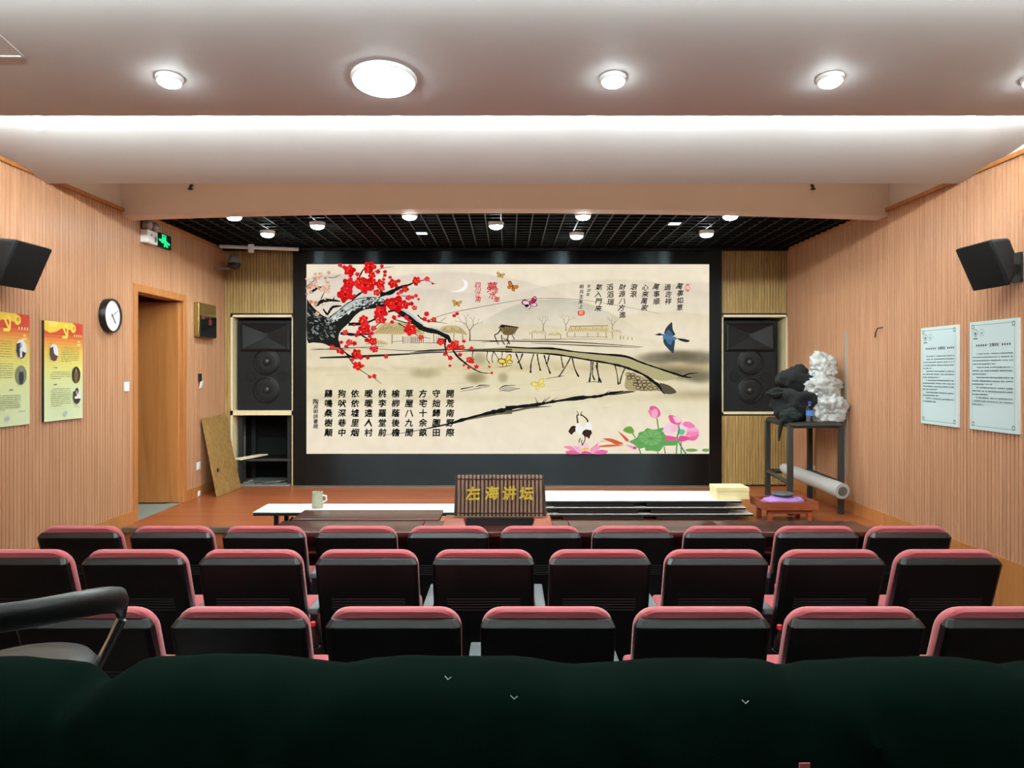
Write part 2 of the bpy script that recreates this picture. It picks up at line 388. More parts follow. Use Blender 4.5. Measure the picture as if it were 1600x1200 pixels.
def stage_speaker(x0, x1, z0, z1, label):
    y = YB+.07; cx = (x0+x1)/2; W = x1-x0; H = z1-z0
    t = thing('stage_loudspeaker', label, 'loudspeaker', (cx, y+.25, z0))
    MB().box(x0,x1,y,y+.5,z0,z1).build('cabinet', M['spk'], t, bevel=.006)
    hz0, hz1 = z1-H*.335, z1-H*.03                # horn section
    hx0, hx1 = x0+W*.07, x1-W*.05; yc = y-.012
    mx, mz = cx+W*.02, (hz0+hz1)/2-.0; n = 8
    # flared horn: frame ring, then throat funnel sunk behind it
    mb = MB(); o_ = [(hx0,hz0),(hx1,hz0),(hx1,hz1),(hx0,hz1)]; a = [(hx0+.025,hz0+.025),(hx1-.025,hz0+.025),(hx1-.025,hz1-.025),(hx0+.025,hz1-.025)]
    th = [(mx-.03,mz-.02),(mx+.03,mz-.02),(mx+.03,mz+.05),(mx-.03,mz+.05)]
    vs = [(x,yc-.02,z) for x,z in o_]+[(x,yc-.035,z) for x,z in a]+[(x,yc-.003,z) for x,z in th]+[(x,y,z) for x,z in o_]
    fs = []
    for k in range(4):
        j = (k+1)%4; fs += [(k,j,4+j,4+k),(4+k,4+j,8+j,8+k),(12+k,12+j,j,k)]
    fs.append((8,9,10,11)); mb.add(vs, fs); hb = mb.build('horn', M['cone'], t)
    MB().box(mx-.012,mx+.012,yc-.03,yc-.004,mz,mz+.03).build('throat', M['cone2'], hb)
    MB().box(x0+.01,x1-.01,y-.006,y-.001,hz0-.025,hz0-.017).build('seam', M['black'], t)
    R = W*.235
    for zc in (z0+H*.545, z0+H*.235):
        c = (cx+W*.02, 0, zc)
        d = MB().lathe([(R,y),(R,y-.014),(R*.93,y-.02),(R*.88,y-.012),(R*.82,y-.016),(R*.3,y-.0015)], c, 'y', 32).build('woofer', M['cone'], t, smooth=True)
        MB().lathe([(R*.3,y-.002),(R*.28,y-.02),(R*.18,y-.034),(R*.02,y-.04)], c, 'y', 20).build('dust_cap', M['cone2'], d, smooth=True)
    for sx in (-1, 1):
        MB().lathe([(R*.40,y),(R*.40,y-.008),(R*.34,y-.008),(R*.33,y-.002)], (cx+W*.02+sx*W*.285,0,z0+H*.385), 'y', 20).build('bass_port', M['void'], t, smooth=True)  # flat port; the black colour paints the shade of an open hole
stage_speaker(X9(368.5),X9(456),Z9(643),Z9(500),'tall black loudspeaker in the wall niche above the open rack')
stage_speaker(X9(1130),X9(1216),Z9(644.5),Z9(500),'tall black loudspeaker in the wall niche behind the black cloth bundle')

# ------------------------------------------------------------------ LED screen with its picture
YD = 9.42
def S(px, py, d=0.0): return ((px-VX)/F*YD, YD-d, EYE-(py-VY)/F*YD)
scr = thing('led_screen', 'huge lit display wall showing an ink landscape with red blossom, set in black metal', 'screen', (0, YB, ZS))
fx0, fx1, fz1 = X9(460.5), X9(1125), 3.335
sx0, _, sz1 = S(479,413); sx1, _, sz0 = S(1108,709)
for x0, x1, z0, z1 in [(fx0,sx0,ZS,fz1),(sx1,fx1,ZS,fz1),(sx0,sx1,sz1,fz1),(sx0,sx1,ZS,sz0)]:
    MB().box(x0,x1,YD,YD+.1,z0,z1).build('frame_panel', M['frame'], scr, bevel=.003)
MB().box(fx0,fx1,YD-.02,YD,ZS,ZS+.02).build('sill_strip', M['nosing'], scr)
# background wash
GX, GY = 315, 148
xs = np.linspace(479,1108,GX+1); ys = np.linspace(413,709,GY+1); PX, PY = np.meshgrid(xs, ys)
rng = np.random.RandomState(3)
def sm(a, k):
    for _ in range(k): a = (a+np.roll(a,1,0)+np.roll(a,-1,0)+np.roll(a,1,1)+np.roll(a,-1,1))/5
    return a
img = np.zeros(PX.shape+(3,)); img[:] = (241,229,204)
def wash(mask, col):
    global img
    mk = np.clip(mask,0,1)[...,None]; img = img*(1-mk)+np.array(col)*mk
def band(y, w_): return np.exp(-((PY-y)/w_)**2)
n1 = sm(rng.rand(*PX.shape), 6); n1 = (n1-n1.min())/(n1.max()-n1.min())
n2 = sm(rng.rand(*PX.shape), 40); n2 = (n2-n2.min())/(n2.max()-n2.min())
n3 = np.repeat(sm(rng.rand(PX.shape[0],1),2), PX.shape[1], 1); 
def hill(cx, top, w_, soft, depth):
    line = top+((PX-cx)/w_)**2*18
    return np.clip((PY-line)/1.5,0,1)*np.exp(-np.clip(PY-line,0,999)/depth)*np.exp(-((PX-cx)/(w_*1.35))**4)
wash(.45*hill(520,428,70,1,30), (188,172,176)); wash(.40*hill(700,424,130,1,40),(200,186,182))
wash(.30*hill(640,450,150,1,22),(196,186,180)); wash(.35*hill(960,436,140,1,28),(205,190,172)); wash(.3*hill(1090,440,90,1,25),(196,184,178))
wash(.75*hill(866,466,80,1,26),(186,184,164)); wash(.35*hill(1040,486,110,1,20),(216,196,150))
wash(.35*hill(780,505,200,1,20),(214,196,150))
wash(.35*band(548,16)*(PX<760),(206,194,156)); wash(.55*band(572,10)*np.clip((PX-640)/100,0,1),(198,182,132))
wash(.42*band(588,26),(222,204,158)); wash(.30*band(576,4)*(n2>.4),(176,160,112))
wash(.45*band(600,30),(224,214,176)); wash(.22*band(622,6),(190,176,126)); wash(.25*band(640,14)*np.clip((PX-700)/100,0,1),(214,214,170))
# dark misty shrubs with their reflection
for cx, cy, rx, ry, a in [(1030,560,34,10,.75),(1060,556,26,9,.85),(1090,560,30,12,.8),(1075,583,40,12,.7),(1040,578,36,8,.65),(1095,590,22,9,.6)]:
    wash(a*np.exp(-(((PX-cx)/rx)**2+((PY-cy)/ry)**2)**2), (104,96,74))
wash(.5*band(616,7)*np.clip((PX-1010)/70,0,1),(150,132,92)); wash(.45*band(573,5)*np.clip((PX-990)/60,0,1),(200,180,130))
for cx, cy, rx, ry, a in [(749,561,11,10,.5),(744,590,16,9,.75),(664,583,24,8,.45),(786,590,8,8,.5)]:
    wash(a*np.exp(-(((PX-cx)/rx)**2+((PY-cy)/ry)**2)**2), (140,128,88))
img += (n1[...,None]-.5)*12+(n2[...,None]-.5)*10
img = np.clip(img,0,255)
lin = np.where(img/255<=.04045, img/255/12.92, ((img/255+.055)/1.055)**2.4)
vs = [S(PX[j,i],PY[j,i],.004) for j in range(GY+1) for i in range(GX+1)]
fs = [(j*(GX+1)+i,(j+1)*(GX+1)+i,(j+1)*(GX+1)+i+1,j*(GX+1)+i+1) for j in range(GY) for i in range(GX)]
me = bpy.data.meshes.new('display'); off = Vector(scr.location)
me.from_pydata([(v[0]-off.x,v[1]-off.y,v[2]-off.z) for v in vs], [], fs)
ca = me.color_attributes.new('Col','FLOAT_COLOR','POINT'); arr = np.ones((len(vs),4)); arr[:,:3] = lin.reshape(-1,3); ca.data.foreach_set('color', arr.ravel())
me.materials.append(M['led']); o = bpy.data.objects.new('display', me); COL.objects.link(o); o.parent = scr

PIC = MB(); LAY = [0]
def lay():
    LAY[0] += 1; return .0045+LAY[0]*1.6e-5
def poly(pts, col):
    d = lay(); PIC.add([S(x,y,d) for x,y in pts], [tuple(range(len(pts)-1,-1,-1))], rgb(*col))
def catmull(pts, n=6):
    out = []
    for i in range(len(pts)-1):
        p0 = pts[max(i-1,0)]; p1 = pts[i]; p2 = pts[i+1]; p3 = pts[min(i+2,len(pts)-1)]
        for k in range(n):
            t = k/n
            out.append(tuple(.5*((2*p1[c])+(-p0[c]+p2[c])*t+(2*p0[c]-5*p1[c]+4*p2[c]-p3[c])*t*t+(-p0[c]+3*p1[c]-3*p2[c]+p3[c])*t**3) for c in (0,1)))
    out.append(tuple(pts[-1])); return out
def spoly(pts, col, n=4): poly(catmull(list(pts)+[pts[0]], n)[:-1], col)
def stroke(pts, w_, col, smooth=True, n=5, rough=0):
    """brush stroke: w_ is a width or a list of widths along the points"""
    P = catmull(pts, n) if smooth and len(pts) > 2 else [tuple(p_) for p_ in pts]
    L = len(P); d = lay(); vs = []
    for i, (x, y) in enumerate(P):
        a = P[max(i-1,0)]; c = P[min(i+1,L-1)]; dx, dy = c[0]-a[0], c[1]-a[1]; l = math.hypot(dx,dy) or 1
        if isinstance(w_, (list,tuple)):
            t = i/(L-1)*(len(w_)-1); k = min(int(t),len(w_)-2); ww = w_[k]+(w_[k+1]-w_[k])*(t-k)
        else: ww = w_
        ww = ww/2*(1+random.uniform(-rough,rough)); nx_, ny_ = -dy/l*ww, dx/l*ww
        vs += [S(x+nx_,y+ny_,d), S(x-nx_,y-ny_,d)]
    PIC.add(vs, [(2*i,2*i+2,2*i+3,2*i+1) for i in range(L-1)], rgb(*col))
def ell(cx, cy, rx, ry, col, rot=0, n=10, jit=0):
    pts = []
    for k in range(n):
        a = 2*math.pi*k/n; j = 1+random.uniform(-jit,jit); x = rx*math.cos(a)*j; y = ry*math.sin(a)*j
        pts.append((cx+x*math.cos(rot)-y*math.sin(rot), cy+x*math.sin(rot)+y*math.cos(rot)))
    poly(pts, col)
def conv(ox, oy, s): return lambda pts: [(ox+x/s, oy+y/s) for x, y in pts]
A6 = conv(480,410,6.314); B5 = conv(470,400,3.75); B6 = conv(790,400,3.75); C7 = conv(860,610,6.4); C8 = conv(560,480,6.667); TX = conv(470,600,6.4)
INK = (22,22,22)
# far hill line, moon
stroke([(668,501),(700,490),(760,478),(820,468),(866,466),(920,470),(980,480),(1030,490)], [1,1.2,.9,.8,.7,.5], (150,138,120))
spoly(B5([(945,135),(975,150),(978,175),(960,200),(920,212),(870,205),(915,203),(945,188),(958,165)]), (250,248,246))
# horizon lines of land and water
for pts, w_, c in [([(486,547),(540,544),(600,541)],[.5,1.5,.4],(90,80,64)),([(500,559),(560,557),(640,553),(700,549)],[2,4,2.2,.5],(40,36,32)),([(560,543),(640,548),(700,545)],[.4,1.2,.4],(110,98,80)),
    ([(735,532),(800,533),(900,535),(1005,542)],[1,1.6,1.8,.5],(60,52,42)),([(830,536),(920,540),(1000,543)],[.5,2,.5],(90,82,66)),([(800,531),(860,530),(960,530)],[.5,1,.4],(120,104,84)),
    ([(486,545),(520,546),(548,547)],[.4,1.4,.4],(60,54,44)),([(640,553),(680,548),(720,545)],[1,3,1],(112,106,104)),
    ([(720,608),(740,604)],[2,.8],INK),([(718,612),(752,606),(766,602)],[.4,1.4,.5],(120,112,100)),([(780,611),(812,607)],[.6,1.2],(110,100,86))]: stroke(pts, w_, c)
ell(756,604,10,2.4,(196,186,160),-.1); stroke([(743,605),(750,602),(764,602)],[.6,1.6,.6],(60,56,50))
ell(795,607,12,3.2,(190,182,160),0); stroke([(780,608),(788,603),(806,602)],[.8,1.8,.7],(60,56,50)); stroke([(780,608),(794,611),(808,607)],[.6,1,.6],(70,64,56))
for _ in range(26):
    x = random.uniform(500,1000); y = random.uniform(560,640); stroke([(x,y),(x+random.uniform(14,50),y-random.uniform(0,3))], [.3,.6,.2], (190,178,146), False)
# thatched huts on the left
def hut(cv, pts, ridge, n, col=(206,182,128)):
    P = cv(pts); spoly(P, col, 3); 
    lo = min(p_[0] for p_ in P); hi = max(p_[0] for p_ in P); top = min(p_[1] for p_ in P); bot = max(p_[1] for p_ in P); mid = (lo+hi)/2
    for i in range(n):
        t = (i+.5)/n; xb = lo+(hi-lo)*t; xt = mid+(xb-mid)*ridge
        s = random.uniform(.0,.5); stroke([(xt+(xb-xt)*s,top+1+(bot-top)*s),(xb+(xt-xb)*.12,bot-(bot-top)*random.uniform(.02,.2))],[.6,1.1,.4],(72,58,38),False)
hut(C8, [(150,285),(220,190),(300,160),(420,155),(560,165),(640,215),(690,285),(560,275),(420,285),(280,280)], .45, 22)
hut(C8, [(830,262),(870,205),(960,190),(1040,198),(1095,240),(1135,288),(1010,270)], .5, 13)
hut(C8, [(60,385),(150,345),(230,340),(320,380),(200,392)], .4, 9, (214,196,150))
for a, b_ in [((352,285),(350,385)),((785,265),(787,375)),((995,275),(993,350)),((1085,285),(1088,340)),((462,300),(465,378)),((555,305),(556,378)),((675,310),(678,378))]:
    stroke(C8([a,b_]), 1.0, (66,54,40), False)
for k in range(5): stroke(C8([(475+17*k,305),(476+17*k,375)]), .7, (92,78,56), False)
for k in range(5): stroke(C8([(570+22*k,312),(570+22*k,375)]), .8, (66,58,46), False)
for k in range(4): stroke(C8([(566,312+20*k),(665,312+20*k)]), .7, (66,58,46), False)
for k in range(3): stroke(C8([(815+22*k,300),(815+22*k,355)]), .7, (80,68,50), False)
stroke(C8([(690,372),(830,372)]), .8, (70,60,44), False); stroke(C8([(350,360),(460,352)]), .7, (90,78,58), False)
# bare trees
def tree(x, y, h, col, w_, depth=4, seed=1, spread=.55):
    r = random.Random(seed)
    def br(x, y, a, l, ww, d):
        x2, y2 = x+math.cos(a)*l, y-math.sin(a)*l
        stroke([(x,y),((x+x2)/2+r.uniform(-.6,.6),(y+y2)/2),(x2,y2)], [ww,ww*.6], col, n=2)
        if d:
            for s in (-1,1): br(x2,y2,a+s*r.uniform(.25,spread)+.1*(math.pi/2-a),l*r.uniform(.62,.8),ww*.6,d-1)
    br(x, y, math.pi/2, h*.34, w_, depth)
tree(734,533,46,(104,92,78),2.4,4,2,.6)
for x, h, s in [(849,26,3),(884,28,5),(957,26,8)]: tree(x,517,h,(120,104,84),1.4,4,s,.65)
# huts on the right, thin brown lines
hut(B6, [(358,448),(378,418),(420,408),(520,412),(590,408),(606,445),(480,440)], .85, 20, (222,200,150))
hut(B6, [(128,462),(150,440),(195,430),(250,458),(200,452)], .6, 8, (228,212,168)); hut(B6, [(245,470),(285,442),(325,455),(330,465)], .6, 7, (228,212,168)); hut(B6, [(605,450),(640,428),(685,452)], .6, 6, (228,212,168))
for x, y0, y1 in [(155,455,485),(232,460,485),(322,460,485),(360,445,475),(405,450,472),(480,450,474),(540,448,474),(588,445,482),(625,445,482),(672,465,490),(690,470,488),(716,473,492),(740,476,494)]:
    stroke(B6([(x,y0),(x+1,y1)]), .9, (120,100,72), False)
stroke(B6([(360,474),(600,474)]), .7, (140,120,90), False); stroke(B6([(100,488),(250,490),(400,486)]), [.5,1.2,.4], (130,112,84))
stroke(B6([(375,412),(600,408)]), 1, (120,100,70), False)
# bridge
spoly(B6([(-230,552),(0,535),(270,545),(480,570),(700,588),(850,645),(1010,700),(900,730),(700,652),(450,602),(200,572),(0,562)]), (182,172,128))
stroke(B5([(640,568),(760,552),(1000,548),(1238,548)]), [.6,2,1.6,2.2], (52,46,38), rough=.2)
stroke(B5([(650,572),(900,562),(1000,556),(1238,560)]), [.5,1.2,1.8,2.4], (40,36,30), rough=.2)
stroke(B5([(1060,505),(1150,500),(1238,498)]),[.4,1.6,.6],(60,54,44))
stroke(B6([(0,532),(130,540),(270,542),(400,560),(560,575),(700,588),(790,622),(900,660),(1040,705),(1090,712)]), [2.2,2,3.6,2.2,2.4,4,2.6,2.6,3.2,.6], INK, rough=.2)
stroke(B6([(1030,708),(1075,690),(1130,685)]), [3,2,.4], INK); 
stroke(B6([(0,562),(150,568),(300,578),(450,603),(600,628),(700,652),(800,692),(870,740),(940,800)]), [2,1.6,2.6,2.2,3,3.6,3.4,5,8], INK, rough=.25)
spoly(B6([(900,742),(960,760),(1000,800),(930,805)]), (92,82,66))
for pts in [[(60,570),(75,610),(95,665)],[(100,572),(85,610),(70,625)],[(165,575),(150,625),(146,685)],[(185,575),(192,620),(204,672)],[(225,580),(240,630),(262,690)],[(255,580),(245,625),(235,630)],[(325,588),(330,620),(338,655)],
            [(380,595),(350,650),(312,708)],[(390,598),(405,660),(428,708)],[(500,615),(498,680),(490,740)],[(512,618),(508,690),(522,728)],[(535,622),(540,690),(560,742)],[(530,640),(545,700),(545,740)],[(640,640),(652,690),(660,755)],[(700,655),(680,700),(668,750)]]:
    stroke(B6(pts), [2.2,1.4,2.6], INK, rough=.25)
for pts in [[(1010,555),(1005,590),(1018,608)],[(1095,560),(1090,600),(1108,632)],[(1130,560),(1150,590),(1175,630)],[(1128,560),(1120,600),(1125,625)],[(1180,560),(1178,590),(1165,620)]]:
    stroke(B5(pts), [1.6,1,1.4], (40,38,34), rough=.2)
stroke(B6([(230,720),(320,705),(345,703)]),[.4,1.2,.3],(90,80,64)); stroke(B6([(470,742),(520,737),(560,744)]),[.4,1.2,.3],(90,80,64)); stroke(B5([(1150,652),(1190,648),(1238,640)]),[.4,1.2,.6],(80,72,58))
# cobbles under the bridge head
spoly(B6([(715,680),(790,700),(850,735),(900,785),(800,790),(700,775)]), (176,160,118))
r_ = random.Random(5)
for row in range(5):
    for k in range(7):
        x = 715+k*27+row*7+r_.uniform(-5,5); y = 692+row*21+r_.uniform(-4,4)
        if x < 700+row*14 or x > 770+row*34: continue
        P = B6([(x-13,y),(x-6,y-9),(x+8,y-8),(x+14,y+1),(x+5,y+9),(x-8,y+8),(x-13,y)]); stroke(P, 1.0, (48,42,32), n=2)
# near shore with its black edge
poly(B5([(860,985),(1000,945),(1160,905),(1238,893),(1238,925),(1160,930),(1000,958)]), (120,112,86))
stroke(B5([(495,1048),(640,1030),(860,985),(940,962),(1000,945),(1100,920),(1160,908),(1238,896)]), [.5,.9,2.4,4.5,3.5,5,7,6], INK, rough=.3)
stroke(B6([(0,892),(120,878),(200,868),(300,850),(430,832),(540,822),(600,808),(690,792)]), [6,5,4.5,4,6,4,5,2], INK, rough=.3)
stroke(B6([(0,915),(60,905),(150,888),(270,880)]), [5,3,3,.5], (96,90,70))
for a, b_ in [((190,868),(172,828)),((210,866),(235,832)),((215,864),(262,822)),((240,862),(305,828)),((580,810),(612,788)),((200,868),(180,852)),((250,858),(290,845))]: stroke(B6([a,b_]), [1.6,.4], INK, False)
spoly(B6([(620,815),(700,790),(760,795),(660,812)]), (90,80,60))
# walker with a straw cape
spoly(C8([(1460,215),(1500,190),(1600,200),(1668,212),(1600,285),(1530,290),(1495,265)]), (150,124,78))
for k in range(9): stroke(C8([(1505+18*k,200+2*(k%3)),(1520+13*k,285)]), 1.0, (38,32,24), False)
stroke(C8([(1465,215),(1500,192),(1580,200),(1670,212)]), [1.2,2.5,2,1.2], INK); spoly(C8([(1480,190),(1500,180),(1525,205),(1490,212)]), INK)
stroke(C8([(1490,225),(1450,275),(1420,292),(1440,350),(1460,390)]), [2,1.6,1.6,1], INK); stroke(C8([(1490,290),(1500,350),(1525,390)]), 1.6, (50,44,36)); stroke(C8([(1560,290),(1555,350),(1580,385)]), 1.6, (50,44,36)); stroke(C8([(1510,320),(1540,350),(1560,320)]), 1.2, (80,70,56))
stroke(B6([(0,485),(20,500),(8,520)]), 1.4, (50,44,36)); stroke(B6([(35,455),(42,470),(52,490)]), 1.2, INK)
# plum trunk and branches
spoly(A6([(0,360),(60,440),(150,520),(215,535),(300,480),(390,405),(480,362),(600,342),(720,350),(790,390),(800,428),(700,450),(560,470),(480,520),(420,590),(330,680),(310,760),(330,830),(260,842),(160,800),(60,790),(0,760)]), (30,32,30), 3)
spoly(A6([(385,420),(480,368),(600,350),(715,356),(760,384),(640,392),(560,412),(490,462),(400,500),(310,560),(235,600),(185,590),(260,520),(330,465)]), (188,194,188), 3)
for _ in range(150):
    t = random.random(); cx = 190+540*t+random.uniform(-30,30); cy = 585-215*math.sin(t*1.5)+random.uniform(-30,45)
    v = random.choice([40,60,110,150,205,225]); (x, y), = A6([(cx,cy)]); ell(x,y,random.uniform(.8,3.2),random.uniform(.5,1.6),(v,v+3,v),random.uniform(-1,-.2),7,.3)
for _ in range(120):
    cx = random.uniform(5,280); cy = random.uniform(420+cx*.5,760); v = random.choice([20,36,70,100,120,150]); (x, y), = A6([(cx,cy)]); ell(x,y,random.uniform(.8,3.6),random.uniform(.6,2),(v,v+3,v),random.uniform(-.2,1.2),7,.3)
stroke(A6([(880,460),(960,520),(1050,580),(1120,640),(1190,668),(1290,690),(1389,742)]), [9,9,8,9,8,6,7], (26,28,27), rough=.15)
stroke(A6([(920,460),(1010,505),(1090,575),(1160,620)]), [2,4,3,.6], (196,200,198)); stroke(A6([(1205,640),(1290,662),(1380,710)]), [1,2.4,1], (190,194,192))
for pts, w_ in [([(720,320),(820,300),(900,255),(1000,225),(1080,190),(1180,172)],[6,6,5,3,2,.8]),([(1180,172),(1240,205),(1275,210)],[1,.8,.4]),([(740,330),(730,270)],[5,3]),
    ([(80,430),(160,380),(250,375),(330,385)],[5,6,4,1.5]),([(260,370),(270,340)],[2,.6]),([(440,370),(520,310),(560,285)],[4,3,1]),([(360,400),(365,340)],[6,3]),
    ([(410,610),(540,605),(640,575),(720,530)],[5,5,3,1.5]),([(330,700),(450,712),(560,710),(640,705)],[4,4,3,1]),([(540,720),(620,770),(700,840)],[2.4,2,1]),([(640,680),(700,610),(760,590)],[1.6,1.4,.8]),
    ([(300,820),(390,900),(480,950),(560,940)],[3,2.6,1.6,.6]),([(390,900),(440,980),(520,1055),(620,1120),(690,1145)],[2.4,1.6,1.4,1,.6]),([(660,1140),(735,1200)],[.8,.6]),
    ([(900,600),(1000,660),(1100,725),(1220,750)],[1.6,1.4,1,.5]),([(800,490),(860,470),(920,470)],[3,4,5]),([(850,560),(1000,600),(1130,610)],[1.2,1.4,1]),
    ([(930,330),(1000,340),(1060,355)],[1,.8,.5]),([(1090,520),(1160,575),(1300,590),(1380,605)],[2,1.4,1,.5]),([(1320,580),(1375,540)],[.8,.4]),([(500,190),(545,90),(600,30)],[3,2,1]),([(620,170),(660,100),(740,60),(850,45)],[2,1.4,1,.5]),([(320,30),(370,70),(420,130)],[1,1,.8]),([(740,180),(770,110)],[1.2,.8]),
    ([(0,240),(60,190),(150,130)],[1.5,1.2,.6]),([(210,150),(270,150),(340,115)],[.8,1,.5]),([(140,360),(180,280)],[2,.8]),([(50,290),(110,250),(180,245)],[5,3,1]),([(160,460),(200,510),(230,470),(260,440),(340,430)],[2,3,4,4,2])]:
    stroke(A6(pts), w_, (24,24,24), rough=.25)
for pts, w_ in [([(870,285),(930,310),(960,370)],[6,6,4]),([(905,330),(905,420),(930,500),(970,540)],[4,2.4,1.8,.8]),([(985,450),(1040,520),(1110,580),(1180,630),(1280,680),(1400,688)],[3,3,2.6,2.2,1.6,.6]),([(100,715),(190,742)],[1.4,1])]:
    stroke(C8(pts), w_, (24,24,24), rough=.2)
def flower(x, y, r, base=(222,24,30), stamen=True):
    a0 = random.uniform(0,6.28)
    for k in range(5):
        a = a0+k*1.2566; j = random.uniform(-22,18)
        c = tuple(int(max(0,min(255,b_+j*s))) for b_, s in zip(base,(1,.6,.6)))
        ell(x+math.cos(a)*r*.55, y+math.sin(a)*r*.45, r*.58, r*.46, c, a, 9, .12)
    if stamen and r > 4:
        ell(x,y,r*.18,r*.15,(150,14,24))
        for k in range(6): 
            a = random.uniform(0,6.28); ell(x+math.cos(a)*r*.35,y+math.sin(a)*r*.3,.5,.5,(250,196,70),0,5)
for x, y, r in [(420,80,58),(620,45,60),(415,210,62),(575,225,88),(380,315,78),(520,190,45),(640,200,45),(720,215,48),(850,210,48),(880,410,84),(960,420,48),(810,400,48),(730,490,66),(570,655,60),(1020,665,62),(560,560,42),(490,900,48),(500,1020,46),(650,780,42),(1080,180,40),(640,130,36),(600,80,36),(690,300,34),(540,580,30)]:
    (a, b_), = A6([(x,y)]); flower(a, b_, r/6.314)
for x, y, r in [(1185,165,26),(1075,215,20),(1000,350,30),(1040,345,20),(1075,330,20),(1100,365,14),(1180,510,26),(1250,565,26),(1125,740,28),(780,930,22),(600,940,20),(665,1120,22),(620,1130,18),(380,690,28),(420,790,34),(470,800,24),(250,835,26),(320,870,30),(350,890,22),(670,860,34),(640,850,24),(745,570,38),(700,580,26),(860,545,24),(980,545,24),(1010,580,20),(910,530,18),(760,460,24),(680,540,22),(590,600,20),(840,590,20),(1160,560,24),(1200,580,18),(770,95,20),(740,40,20),(700,95,24),(820,150,18),(905,185,20),(970,265,34),(930,290,24),(900,310,18),(740,260,30),(770,130,18),(500,120,24),(430,135,20),(330,30,22),(370,45,18),(1240,212,12),(1060,450,26),(1030,410,24),(660,650,28),(640,700,22),(490,720,22),(510,690,22),(470,620,14),(360,260,22),(620,730,20),(590,770,22),(340,790,20),(390,830,20),(450,960,20),(530,940,24),(555,1020,16),(760,170,16),(580,300,18),(470,330,16)]:
    (a, b_), = A6([(x,y)]); flower(a, b_, r/6.314, random.choice([(216,30,44),(226,40,60),(204,24,36)]))
for x, y, r in [(1000,400,52),(1080,420,30),(860,360,42),(950,420,36),(1020,370,30),(1100,355,20),(905,490,22),(960,530,26),(1060,495,22),(1160,550,36),(1190,570,20),(1230,620,24),(1150,630,18),(1390,685,15),(1365,620,13),(955,610,16),(1000,90,20),(1030,70,20),(1100,605,14),(1180,430,22),(710,75,22)]:
    (a, b_), = C8([(x,y)]); flower(a, b_, r/6.667, random.choice([(216,30,44),(222,34,40)]))
for _ in range(46):
    x = random.uniform(0,230); y = random.uniform(100,270) if random.random() < .6 else random.uniform(250,520)
    (a, b_), = A6([(x,y)]); flower(a, b_, random.uniform(1.6,3.6), random.choice([(214,160,136),(226,176,150),(200,140,118),(236,200,178)]), False)
# butterflies
def fly(x, y, s, c, rot, edge=(70,40,20)):
    for dx, dy, rx, ry, r in [(-.55,-.35,.62,.4,.6),(.55,-.3,.6,.36,-.6),(-.4,.3,.42,.3,-.5),(.42,.3,.42,.28,.5)]:
        X = x+s*(dx*math.cos(rot)-dy*math.sin(rot)); Y = y+s*(dx*math.sin(rot)+dy*math.cos(rot))
        ell(X,Y,rx*s,ry*s,edge,r+rot,9,.1); ell(X,Y,rx*s*.78,ry*s*.72,c,r+rot,8,.1)
    stroke([(x-math.sin(rot)*s*-.5,y-math.cos(rot)*s*.5),(x,y+s*.3)], 1.2, edge, False)
fly(782,431,6,(206,166,90),.2,(150,110,50)); fly(800,449,8.5,(214,120,40),.5,(110,50,20)); fly(714,475,7,(204,160,84),.1,(150,110,50))
fly(829,475,11.5,(236,200,210),-.35,(90,14,40)); ell(833,470,5,3.2,(190,30,80),-.6); ell(823,478,3.4,2.2,(30,16,24),0)
fly(791,565,11,(236,220,70),-.5,(120,40,60)); fly(842,601,10,(238,226,120),-.45,(200,180,80))
# kingfisher-blue bird
for pts, c in [([(925,455),(935,425),(958,398),(972,390),(976,430),(990,462),(960,470)],(52,62,74)),([(920,490),(930,480),(985,482),(984,540),(978,570),(950,545),(925,515)],(52,66,84)),([(880,462),(900,455),(940,462),(990,475),(1000,488),(960,496),(915,482)],(84,124,156)),([(930,460),(945,435),(962,440),(975,470)],(74,104,136)),([(935,490),(975,490),(965,520),(945,510)],(78,112,150)),([(1000,482),(1040,486),(1075,496),(1060,506),(1020,497)],(38,44,50)),([(888,455),(905,454),(915,468),(895,470)],(24,26,28)),([(885,468),(915,466),(918,480),(900,478)],(232,232,226)),([(868,462),(888,457),(890,465)],(70,60,50))]: spoly(B6(pts), c, 3)
# cranes
spoly(C7([(255,330),(285,325),(330,370),(365,320),(395,315),(412,360),(405,400),(350,430),(300,440),(255,410)]), (246,244,240), 3)
for pts in [[(176,408),(205,360),(232,350),(252,358),(246,385),(250,405),(228,420),(212,442),(196,432)],[(312,432),(326,402),(352,388),(404,396),(413,425),(396,452),(384,484),(362,462),(340,466),(330,446)]]:
    poly(C7(pts), (50,32,28))
for k in range(5): stroke(C7([(190+10*k,430-4*k),(225+4*k,372)]), [.5,.9,.3], (86,60,52), False); stroke(C7([(345+13*k,470-6*k),(352+10*k,400)]), [.5,.9,.3], (86,60,52), False)
for pts in [[(270,325),(268,290),(262,255),(280,240),(258,205)],[(372,315),(360,285),(320,250),(300,235),(318,205)],[(262,250),(280,240)],[(310,250),(295,245)]]: stroke(C7(pts), [2.6,1.8,.7], (52,34,28))
for pts in [[(300,475),(285,500),(290,520)],[(345,460),(340,500),(312,552)],[(312,490),(310,520),(318,545)]]: stroke(C7(pts), 1.4, (46,34,30))
